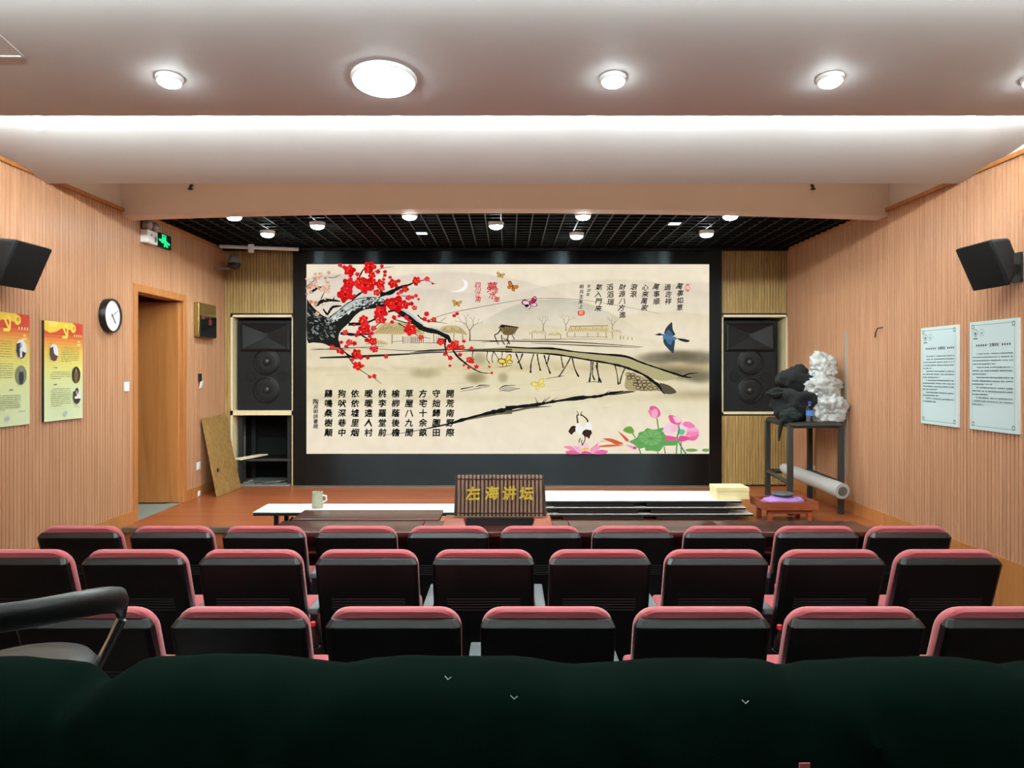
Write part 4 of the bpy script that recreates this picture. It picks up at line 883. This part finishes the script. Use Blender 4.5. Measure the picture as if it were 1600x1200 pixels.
# ------------------------------------------------------------------ desks before the stage
def desk(x0, x1, y0, y1, z, label, mat='mahog', name='conference_desk', group=None):
    t = thing(name, label, 'desk', ((x0+x1)/2,(y0+y1)/2,0), group)
    MB().box(x0+.002,x1-.002,y0,y1,z-.035,z).build('desktop', M[mat], t, bevel=.007, segs=3, smooth=True)
    for xx in (x0+.03,x1-.055): MB().box(xx,xx+.025,y0+.04,y1-.04,0,z-.036).build('side_panel', M[mat], t)
    MB().box(x0+.056,x1-.056,y1-.07,y1-.05,.12,z-.036).build('modesty_panel', M[mat], t)
    MB().box(x0+.056,x1-.056,y0+.06,y1-.08,z-.16,z-.145).build('shelf', M[mat], t)
ds = [-1.63,-.60,.43,1.47,2.50]
for i, lab in enumerate(['dark mahogany desk at the end of the front line by the white folding table','dark mahogany desk in the front line, under the bamboo name sign','dark mahogany desk in the front line, below the stacked folding tables','dark mahogany desk in the front line, at its end below the low wooden tray']):
    desk(ds[i],ds[i+1],5.16,5.55,.78,lab,group='front line of desks')
desk(-1.58,-.50,5.585,5.955,.785,'dark mahogany table between the front desks and the white folding table')

# white folding table with its cup
x0, x1, y0, y1, z = -2.01,-.22,6.05,6.43,.75
t = thing('folding_table', 'white topped folding table with black legs standing before the stage', 'table', ((x0+x1)/2,(y0+y1)/2,0))
MB().box(x0,x1,y0,y1,z-.006,z).build('tabletop', M['tabletop'], t); MB().box(x0+.001,x1-.001,y0+.001,y1-.001,z-.03,z-.0065).build('edge', M['black'], t)
for xx in (x0+.17,x1-.17):
    for yy in (y0+.05,y1-.05): MB().box(xx-.016,xx+.016,yy-.016,yy+.016,0,z-.031).build('leg', M['black'], t)
    MB().tube([(xx+.02,y0+.05,z-.20),(xx+.13,y0+.05,z-.05)], .011, 8).build('brace', M['black'], t)
    MB().box(xx-.012,xx+.012,y0+.066,y1-.066,.1,.125).build('stretcher', M['black'], t)
c = at(496,792,6.25); t = thing('mottled_mug', 'mottled grey green mug with a handle on the white folding table', 'mug', (c.x,6.25,z))
MB().lathe([(.042,z+.001),(.046,z+.01),(.043,z+.06),(.042,z+.115),(.045,z+.13),(.038,z+.13),(.036,z+.03)], (c.x,6.25,0), n=24).build('body', M['stone'], t, smooth=True)
MB().tube([(c.x+.04,6.25,z+.10),(c.x+.072,6.25,z+.096),(c.x+.074,6.25,z+.06),(c.x+.042,6.25,z+.045)], .007, 8).build('handle', M['ring'], t, smooth=True)

# bamboo-slip name sign
Y = 5.40; x0, x1 = -.362,.245; z0, z1 = .84,1.125
t = thing('name_sign', 'brown bamboo slip sign with four gold characters standing on the desks', 'sign', ((x0+x1)/2,Y,.78))
MB().hexa([(x0-.02,Y+.012,z0),(x1+.025,Y+.012,z0),(x1+.025,Y+.04,z0),(x0-.02,Y+.04,z0),(x0-.012,Y+.05,z1-.012),(x1+.012,Y+.05,z1-.012),(x1+.012,Y+.08,z1-.012),(x0-.012,Y+.08,z1-.012)]).build('backing', M['cordm'], t)
lean = .045; ns = 22; pw = (x1-x0)/ns; s0 = None
for k in range(ns):
    if s0 is None:
        wv = pw*.66; s0 = MB().hexa([(x0+pw*.17,Y-.008,z0-.005),(x0+pw*.17+wv,Y-.008,z0-.005),(x0+pw*.17+wv,Y+.01,z0-.005),(x0+pw*.17,Y+.01,z0-.005),(x0+pw*.17,Y-.008+lean,z1),(x0+pw*.17+wv,Y-.008+lean,z1),(x0+pw*.17+wv,Y+.008+lean,z1),(x0+pw*.17,Y+.008+lean,z1)]).build('slip', M['slip'], t, bevel=.003)
    else: o = s0.copy(); COL.objects.link(o); o.parent = t; o.location.x = k*pw
for f_ in (.08,.90):
    zz = z0+(z1-z0)*f_; yy = Y-.011+lean*f_; MB().box(x0+.004,x1-.004,yy-.002,yy+.004,zz-.004,zz+.004).build('cord', M['cordm'], t)
for xc, w0, w1 in ((-.375,.085,.065),(.24,.075,.055)):
    MB().hexa([(xc-w0,Y-.10,.781),(xc+w0,Y-.10,.781),(xc+w0,Y+.10,.781),(xc-w0,Y+.10,.781),(xc-w1,Y-.05,.834),(xc+w1,Y-.05,.834),(xc+w1,Y+.09,.834),(xc-w1,Y+.09,.834)]).build('foot', M['brown'], t, bevel=.004)
MB().box(x0+.07,x1-.07,Y-.03,Y+.06,.781,.832).build('base_bar', M['black'], t)
ux, uz = Vector((1,0,0)), Vector((0,lean,z1-z0)).normalized(); fnt = MB()
for ch, px_, py_ in (('左',739.5,772),('海',768.5,771.5),('讲',795.5,771.5),('坛',822.5,772)):
    f_ = ((EYE-(py_-VY)/F*(Y+.01))-z0)/(z1-z0); og = Vector(((px_-VX)/F*(Y+.01),Y-.0125+lean*f_,z0+(z1-z0)*f_))
    nb = MB(); put_glyph(nb, ch, og, ux, uz, .098, None, .14, .05, .032)
    n = len(nb.v); vs = nb.v+[(v[0],v[1]+.003,v[2]) for v in nb.v]
    ed = {}
    for f__ in nb.f:
        for a, b_ in zip(f__, f__[1:]+f__[:1]): ed[(a,b_)] = 1
    sd = [(a,b_,b_+n,a+n) for a, b_ in ed if (b_,a) not in ed]
    MB().add(vs, nb.f+sd).build('gold_character', M['gold'], t)

# ------------------------------------------------------------------ stacked folded tables on the stage
x0, x1, y0, y1 = .33,2.26,7.30,7.90; zz = ZS+.001
labs = ['folded table with black panels at the bottom of the stack on the stage','folded table with black panels in the middle of the stack on the stage','white topped folded table on top of the stack on the stage']
for k in range(3):
    dx = (.02,.0,-.02)[k]*2; h = .063; a, b_ = x0+dx, x1+dx+(.03,.0,-.0)[k]
    t = thing('folded_table', labs[k], 'table', ((a+b_)/2,(y0+y1)/2,zz), 'stacked folded tables')
    MB().box(a+.15,(a+b_)/2-.06,y0+.012,y1-.012,zz,zz+h-.024).build('leg_pack', M['black'], t, bevel=.004); MB().box((a+b_)/2+.06,b_-.16,y0+.012,y1-.012,zz,zz+h-.024).build('leg_pack', M['black'], t, bevel=.004)
    MB().box(a,b_,y0,y1,zz+h-.0235,zz+h-.006).build('edge', M['black'], t, bevel=.003); MB().box(a+.001,b_-.001,y0+.001,y1-.001,zz+h-.0055,zz+h-.001).build('tabletop', M['tabletop'], t)
    zz += h
o = MB().box(.32,.98,y0+.06,y1-.02,zz,zz+.004).build('paper_sheet', M['white']); tag(o, 'off-white sheet of board lying on the stacked folding tables', 'sheet')
o = None
c = at(1163,768,7.5); t = thing('wooden_box', 'pale unpainted wooden box with a lid on the stacked folding tables', 'box', (c.x-.03,7.5,zz))
M['pale'] = plain('pale_wood', rgb(228,212,160), .55, noise=.05, nscale=12)
bx0, bx1 = 2.0, 2.31; MB().box(bx0,bx1,7.36,7.62,zz,zz+.075).build('body', M['pale'], t, bevel=.003); MB().box(bx0-.003,bx1+.003,7.357,7.623,zz+.077,zz+.115).build('lid', M['pale'], t, bevel=.003)

# low tray stool with purple cloth
x0, x1, y0, y1, z = 2.37,2.88,7.12,7.52,ZS+.20
t = thing('tray_stool', 'low brown wooden tray table on four legs at the stage edge', 'table', ((x0+x1)/2,(y0+y1)/2,ZS))
MB().box(x0,x1,y0,y1,z-.07,z-.055).build('tray_floor', M['brown'], t)
for a in ((x0,x1,y0,y0+.015,'rail'),(x0,x1,y1-.015,y1,'rail'),(x0,x0+.015,y0+.0155,y1-.0155,'rail'),(x1-.015,x1,y0+.0155,y1-.0155,'rail')): MB().box(a[0],a[1],a[2],a[3],z-.0545,z+.005).build('rail', M['brown'], t, bevel=.002)
for xx in (x0+.05,x1-.09):
    for yy in (y0+.03,y1-.07): MB().box(xx,xx+.04,yy,yy+.04,ZS,z-.0705).build('leg', M['brown'], t)
MB().box(x0+.05,x1-.05,y0+.04,y0+.055,z-.11,z-.0705).build('apron', M['brown'], t)
from mathutils import noise
def lump(name, c, r, mat, parent=None, sub=4, amp=.12, freq=5.0, ridge=0.0, seed=0, flat=None, smooth=True, xmax=None):
    bm = bmesh.new(); bmesh.ops.create_icosphere(bm, subdivisions=sub, radius=1); off = Vector((seed*7.3,seed*3.1,seed*1.7))
    o_ = world_loc(parent) if parent is not None else Vector((0,0,0))
    for v in bm.verts:
        d = v.co.normalized(); p_ = d*freq+off
        n_ = noise.fractal(p_*.5, 1.0, 2.0, 4)*amp
        if ridge: n_ += (1-abs(noise.noise(p_*1.1)))**3*ridge-ridge*.5+(1-abs(noise.noise(p_*2.3+off)))**4*ridge*.5
        q_ = d*(1+n_); w_ = Vector((c[0]+q_.x*r[0], c[1]+q_.y*r[1], c[2]+q_.z*r[2]))
        if flat is not None and w_.z < flat: w_.z = flat
        if xmax is not None and w_.x > xmax: w_.x = xmax-.002*abs(d.y)
        v.co = w_-o_
    me = bpy.data.meshes.new(name); bm.to_mesh(me); bm.free(); me.materials.append(M[mat])
    for p_ in me.polygons: p_.use_smooth = smooth
    o = bpy.data.objects.new(name, me); COL.objects.link(o); o.parent = parent
    return o
o = lump('purple_cloth', (2.63,7.32,z-.02), (.2,.13,.055), 'purple', amp=.25, seed=3, flat=z-.054); tag(o, 'crumpled purple cloth lying in the wooden tray', 'cloth')
t = thing('grey_dish', 'flat grey plastic lid resting on the purple cloth', 'lid', (2.62,7.33,z+.025))
MB().lathe([(.05,z+.028),(.09,z+.036),(.105,z+.052),(.10,z+.062),(.03,z+.066)], (2.62,7.33,0), n=28).build('dish', M['greyobj'], t, smooth=True)

# steel stand by the right wall
pA, pB, pC, pD = (2.90,8.58), (2.79,7.60), (3.37,8.58), (3.31,7.64); zt = 1.35
t = thing('steel_stand', 'tall dark steel angle stand beside the slatted wall', 'stand', (3.08,8.1,ZS))
for x, y in (pA,pB,pC,pD): MB().box(x-.025,x+.025,y-.025,y+.025,ZS,zt-.04).build('leg', M['steel'], t, bevel=.003)
def rail(a, b_, z_, nm):
    MB().tube([(a[0],a[1],z_),(b_[0],b_[1],z_)], .026, 4, True).build(nm, M['steel'], t)
for a, b_ in ((pA,pB),(pB,pD),(pD,pC),(pC,pA)): rail(a, b_, zt-.03, 'top_rail')
for a, b_ in ((pA,pB),(pA,pC),(pC,pD)): rail(a, b_, .745, 'low_rail')
MB().hexa([(pA[0],pA[1],zt-.012),(pB[0],pB[1],zt-.012),(pD[0],pD[1],zt-.012),(pC[0],pC[1],zt-.012),(pA[0],pA[1],zt),(pB[0],pB[1],zt),(pD[0],pD[1],zt),(pC[0],pC[1],zt)]).build('top', M['steel'], t)
# bundles on the stand
t = thing('black_bundle', 'big heap of folded black cloth on the steel stand', 'cloth', (3.0,8.02,zt))
lump('heap', (3.0,8.0,zt+.16), (.235,.24,.20), 'clothblk', t, amp=.35, freq=3, ridge=.10, seed=1, flat=zt+.001)
lump('roll', (3.02,8.05,zt+.42), (.185,.2,.135), 'clothblk', t, amp=.25, freq=3, ridge=.10, seed=2)
lump('corner', (2.80,7.98,zt+.285), (.10,.09,.05), 'clothblk', t, amp=.4, freq=3, seed=6)
MB().tube([(2.86,7.85,zt+.10),(2.785,7.80,zt+.02),(2.755,7.79,zt-.10),(2.745,7.79,zt-.20)], [.03,.025,.02,.008], 8).build('strap', M['clothblk'], t, smooth=True)
o = lump('green_cloth', (2.83,7.72,zt+.06), (.10,.07,.075), 'clothgrn', amp=.35, freq=3, seed=9, flat=zt+.001); tag(o, 'small dark green cloth on the corner of the steel stand', 'cloth')
t = thing('plastic_bundle', 'tall crumpled heap of clear white plastic film on the steel stand', 'plastic film', (3.27,7.9,zt))
lump('lower_film', (3.25,7.88,zt+.13), (.185,.2,.17), 'film', t, 5, .35, 3.2, .22, 4, zt+.001, True, XR-.016)
lump('middle_film', (3.21,7.90,zt+.34), (.165,.17,.15), 'film', t, 5, .35, 3.0, .22, 5, None, True, XR-.016)
lump('upper_film', (3.25,7.92,zt+.54), (.12,.13,.15), 'film', t, 5, .35, 3.0, .22, 8, None, True, XR-.016)
def bottle(name, label, x, y, z, h, r, cap, lab=None, group=None):
    t = thing(name, label, 'bottle', (x,y,z), group)
    MB().lathe([(r*.9,z+.001),(r,z+.012),(r*.94,z+h*.25),(r,z+h*.3),(r*.94,z+h*.5),(r,z+h*.62),(r*.75,z+h*.74),(r*.4,z+h*.87),(r*.38,z+h*.92)], (x,y,0), n=20).build('body', M['clearp'], t, smooth=True)
    MB().lathe([(r*.46,z+h*.88),(r*.48,z+h*.9),(r*.48,z+h*.99),(r*.4,z+h)], (x,y,0), n=16).build('cap', M[cap], t, smooth=True)
    if lab: MB().lathe([(r*1.02,z+h*.3),(r*1.02,z+h*.56)], (x,y,0), n=20).build('label', M[lab], t, smooth=True)
p = at(1265,660,7.72); bottle('water_bottle','clear water bottle with blue cap and blue label on the steel stand',p.x,7.72,zt+.001,.205,.036,'bluecap','bluelab')
# plastic roll lying across the low rails
a, b_ = Vector((3.02,8.42,.80)), Vector((3.23,7.42,.70)); d = (b_-a)
t = thing('plastic_roll', 'long roll of white plastic film resting across the low rails of the steel stand', 'plastic film', ((a.x+b_.x)/2,(a.y+b_.y)/2,.745))
MB().tube([a+d*f_ for f_ in (0,.1,.3,.5,.7,.9,1)], [.05,.072,.07,.074,.072,.08,.078], 18).build('roll', M['film'], t, smooth=True)
MB().tube([b_-d*.02,b_+d*.012], [.05,.045], 14).build('core', M['greyobj'], t)
MB().tube([a-d*.012,a+d*.02], [.03,.04], 14).build('tail', M['film'], t, smooth=True)

# ------------------------------------------------------------------ theatre seats
def shear(z): return (.89-z)*.36
def make_seat():
    t = bpy.data.objects.new('theatre_seat', None); COL.objects.link(t)
    mb = MB(); vs = []
    for z, hw, ya, yb in ((.30,.225,.0,.045),(.45,.243,.0,.05),(.872,.241,.0,.05),(.898,.226,.028,.05)):
        s = shear(z); c = .012
        vs += [(-hw,ya+s+c,z),(-hw+c*1.4,ya+s,z),(hw-c*1.4,ya+s,z),(hw,ya+s+c,z),(hw,yb+s,z),(-hw,yb+s,z)]
    fs = []
    for k in range(3):
        for i in range(6): fs.append((6*k+i,6*k+(i+1)%6,6*k+6+(i+1)%6,6*k+6+i))
    fs += [(5,4,3,2,1,0),(18,19,20,21,22,23)]
    bs = mb.add(vs, fs).build('back_shell', M['shell'], None, bevel=.003, segs=2); bs.parent = t
    mb = MB()
    for k in range(5):
        z = .635+k*.0145; y = shear(z); mb.box(-.175,.175,y-.003,y+.004,z-.0022,z+.0022)
    o = mb.build('louvre', M['louvre'], None); o.parent = bs; o['kind'] = 'stuff'
    # cushion: rounded outline lofted in depth
    def outline(g_):
        hw, z0_, z1_, r = .239-g_, .40+g_, .932-g_, .075; pts = []
        for cx, cz_, a0, rr in ((hw-r,z1_-r,0,r),(-hw+r,z1_-r,90,r),(-hw+.03,z0_+.03,180,.03),(hw-.03,z0_+.03,270,.03)):
            for k in range(7): an = math.radians(a0+15*k); pts.append((cx+rr*math.cos(an),cz_+rr*math.sin(an)))
        return pts
    vs, fs = [], []; rings = [(.046,.010),(.056,.002),(.070,0),(.086,.0),(.102,.006),(.112,.02),(.118,.05)]
    for y, g_ in rings:
        for x, z in outline(g_): vs.append((x,y+shear(z),z))
    n = 28
    for i in range(len(rings)-1):
        for k in range(n): fs.append((i*n+k,i*n+(k+1)%n,(i+1)*n+(k+1)%n,(i+1)*n+k))
    fs += [tuple(range(n-1,-1,-1)), tuple((len(rings)-1)*n+k for k in range(n))]
    o = MB().add(vs, fs).build('back_cushion', M['red'], None, smooth=True); o.parent = t
    # tip-up seat, half raised
    def tilt(p_, a=math.radians(20)):
        y, z = p_[1]-.22, p_[2]-.42; return (p_[0],.30+y*math.cos(a)-z*math.sin(a),.35+y*math.sin(a)+z*math.cos(a))
    for nm, mt, z0_, z1_, hw in (('seat_cushion','red',.0,.085,.198),('seat_pan','arm',-.035,-.0005,.19)):
        b_ = MB().box(-hw,hw,.23,.60,.42+z0_,.42+z1_); b_.v = [tilt(v) for v in b_.v]
        o = b_.build(nm, M[mt], None, bevel=.02 if nm == 'seat_cushion' else .008, segs=3, smooth=True); o.parent = t
    return t
def armset(t, s):
    x = .276*s; y0, y1 = .12, .56
    o = MB().box(x-.026,x+.026,y0,y1,.60,.632).build('armrest', M['arm'], None, bevel=.008, segs=2, smooth=True); o.parent = t
    o = MB().hexa([(x-.016,.12,.02),(x+.016,.12,.02),(x+.016,.44,.02),(x-.016,.44,.02),(x-.016,.13,.599),(x+.016,.13,.599),(x+.016,.46,.599),(x-.016,.46,.599)]).build('side_frame', M['black'], None); o.parent = t
    o = MB().box(x-.026,x+.026,.08,.48,0,.0195).build('foot', M['black'], None); o.parent = t
proto = make_seat(); armset(proto, 1)
ordn = ['first','second','third','fourth','fifth','sixth','seventh','eighth','ninth','tenth']
rows = [('front row',4.54,0.0,[-2.557+.55*i for i in range(10)]),('middle row',3.61,.075,[-.671+.5535*k for k in range(-3,6)]),('nearest full row',2.716,.075,[-.41+.5525*k for k in range(-2,5)])]
first = True
for rn, Y, z, xs_ in rows:
    for i, x in enumerate(xs_):
        s = proto if first else copy_tree(proto); first = False
        s.location = (x, Y, z)
        where = {'front row':'row before the desks','middle row':'middle row','nearest full row':'row nearest the green cloth'}[rn]
        tag(s, f'rose red theatre seat, {ordn[i]} from the clock wall, in the {where}', 'theatre seat', f'seats of the {where}')
for s in [o for o in bpy.data.objects if o.name.startswith('theatre_seat')]:
    for rn, Y, z, xs_ in rows:
        if abs(s.location.y-Y) < .01 and abs(s.location.x-xs_[0]) < .01: armset(s, -1)
# water bottles in holders between the seats
for px_, cap_y, y, lab in [(489,971,3.50,'clear water bottle with red cap in the gap below the poem'),(1218,976,3.50,'clear water bottle with red cap, lower of two near the steel stand'),(1213,913,4.40,'clear water bottle with red cap, upper of two near the steel stand')]:
    c = at(px_, cap_y, y); x = c.x; zb = c.z-.165
    bottle('drink_bottle', lab, x, y, zb+.004, .16, .025, 'redcap', None, 'red capped bottles among the seats')
    t = thing('cup_holder', 'black cup holder under the red capped bottle '+lab.split('red cap',1)[1].strip(', '), 'cup holder', (x,y,zb))
    MB().lathe([(.032,zb-.006),(.034,zb),(.034,zb+.05),(.029,zb+.05),(.029,zb+.002)], (x,y,0), n=18).build('cup', M['black'], t, smooth=True)
    MB().box(x-.010,x+.010,y-.010,y+.010,(.075 if y < 4.3 else 0),zb-.006).build('post', M['black'], t)

# ------------------------------------------------------------------ bar stool, left foreground
cx, cy, zf = -1.50, 2.40, .13
t = thing('bar_stool', 'black leather bar stool with curved padded back and chrome arms', 'stool', (cx,cy,zf))
R = .262; pts = []
for k in range(25):
    a = math.radians(-205+k*230/24); w_ = math.sin(math.pi*k/24)**.45-.25*math.sin(math.pi*k/24)**3   # arc open towards the stage
    pts.append((cx+R*math.cos(a), cy+R*math.sin(a), 1.055+.150*w_))
vs, fs = [], []; n = 14
for i, p_ in enumerate(pts):
    a = math.radians(-205+i*230/24); e = min(i,24-i)/24; sc = min(1, .35+e*9)
    for k in range(n):
        b_ = 2*math.pi*k/n; rr = .034*sc*math.cos(b_); zz = .043*sc*math.sin(b_)
        vs.append((p_[0]+math.cos(a)*(rr+zz*.25), p_[1]+math.sin(a)*(rr+zz*.25), p_[2]+zz))
for i in range(24):
    for k in range(n): fs.append((i*n+k,i*n+(k+1)%n,(i+1)*n+(k+1)%n,(i+1)*n+k))
fs += [tuple(range(n-1,-1,-1)), tuple(24*n+k for k in range(n))]
MB().add(vs, fs).build('backrest', M['leather'], t, smooth=True)
MB().lathe([(.10,.87),(.185,.875),(.205,.90),(.205,.93),(.185,.955),(.10,.965),(.01,.963)], (cx,cy-.02,0), n=36).build('seat', M['leather'], t, smooth=True)
for s in (1,-1):
    MB().tube([(cx+s*(R-.01),cy+.08,1.06),(cx+s*(R-.035),cy+.07,1.0),(cx+s*(R-.075),cy+.05,.91),(cx+s*(R-.11),cy+.04,.83),(cx+s*.08,cy+.02,.81)], .016, 12).build('chrome_arm', M['chrome'], t, smooth=True)
MB().lathe([(.028,.16),(.028,.6),(.02,.605),(.02,.87)], (cx,cy,0), n=20).build('column', M['chrome'], t, smooth=True)
MB().lathe([(.21,zf),(.21,zf+.008),(.12,zf+.022),(.03,zf+.04)], (cx,cy,0), n=36).build('base', M['chrome'], t, smooth=True)
MB().tube([(cx-.02,cy,.42),(cx-.13,cy-.10,.42),(cx,cy-.17,.42),(cx+.13,cy-.10,.42),(cx+.02,cy,.42)], .009, 8).build('footrest', M['chrome'], t, smooth=True)

# ------------------------------------------------------------------ dark green cloth over the nearest row
keyx = [-300,0,60,100,118,135,150,175,205,300,430,470,500,525,545,570,620,800,840,875,900,940,1000,1180,1215,1235,1255,1285,1400,1540,1575,1600,1640,1900]
keyy = [1042,1043,1046,1051,1066,1076,1074,1060,1044,1040,1041,1046,1049,1051,1049,1045,1042,1042,1046,1051,1052,1049,1046,1044,1048,1054,1054,1048,1043,1043,1048,1054,1048,1044]
NX, prof = 260, [(2.16,-.42,.3),(2.10,-.20,.8),(2.03,-.06,1.3),(1.97,-.018,1.25),(1.91,-.002,1.1),(1.85,0,1),(1.79,-.006,1),(1.745,-.022,.95),(1.71,-.05,.85),(1.685,-.09,.7),(1.665,-.14,.5),(1.65,-.20,.4),(1.635,-.30,.3),(1.62,-.45,.2),(1.61,-.65,.1),(1.60,-.85,.05),(1.595,-.99,0)]
vs, fs = [], []
for i in range(NX+1):
    px_ = -250+2080*i/NX; X = (px_-VX)/F*1.85; kz = EYE-(np.interp(px_,keyx,keyy)-VY)/F*1.85; flat_z = EYE-(1043-VY)/F*1.85
    for j, (y, dz, wt) in enumerate(prof):
        z = flat_z+dz+(kz-flat_z)*wt*1.0
        for fx, slope, amp, sg in ((395,1.6,.010,16),(150,-1.2,.014,18),(850,1.3,.008,22),(1225,2.4,.012,16),(520,-1.4,.012,18),(1210,.8,.010,20)):   # hanging creases that start at the dips
            if dz < -.004 and y < 1.85: z += 0; 
        yy = y+.012*noise.noise(Vector((X*5,dz*4,.3)))+.010*noise.noise(Vector((X*13,dz*2,1.7)))*min(1,abs(dz)*8)
        for fx, sl, amp, sg in ((400,120,.016,20),(110,-150,.018,24),(930,260,.014,26),(1250,330,.016,24),(540,-260,.016,26),(1290,120,.014,18)):
            if y < 1.83: yy -= 1.8*amp*math.exp(-((px_-fx-sl*(-dz)*2)/sg)**2)*min(1,abs(dz)*14)*math.exp(-abs(dz)*3)
        vs.append((X, yy, max(.132, z+.004*noise.noise(Vector((X*9,y*9,4))))))
m_ = len(prof)
for i in range(NX):
    for j in range(m_-1): fs.append((i*m_+j,(i+1)*m_+j,(i+1)*m_+j+1,i*m_+j+1))
o = MB().add(vs, fs).build('green_cloth_cover', M['velvet'], smooth=True); tag(o, 'dark green cloth draped over the nearest row across the foreground', 'cloth')
sol = o.modifiers.new('thickness','SOLIDIFY'); sol.thickness = .004; sol.offset = -1
for px_, py_, ln in ((701,1055,.007),(803,1085,.008),(1161,1092,.007)):
    p = at(px_,py_,1.715); y = 1.70
    lint = MB().tube([(p.x-ln,y-.0,p.z+.004),(p.x,y-.004,p.z-.002),(p.x+ln,y-.002,p.z+.003)], .0012, 6).build('lint', M['white'], o, smooth=True)
p = at(1253,1193,1.60); tg = MB().box(p.x-.011,p.x+.011,1.585,1.588,p.z-.022,p.z+.008).build('pink_tag', M['red']); tag(tg, 'small pink tag on the green cloth at the bottom edge of the frame', 'tag')
# hook on the right wall
Y = XR*F/(1378-VX); z0 = EYE-(520-VY)/F*Y
tag(MB().tube([(XR-.012,Y-.05,z0+.05),(XR-.05,Y-.02,z0+.04),(XR-.05,Y+.02,z0+.0),(XR-.04,Y+.05,z0-.04)], .006, 8).build('wall_wire', M['steel'], smooth=True), 'short bent wire sticking out of the slatted wall near the notice boards', 'wire')
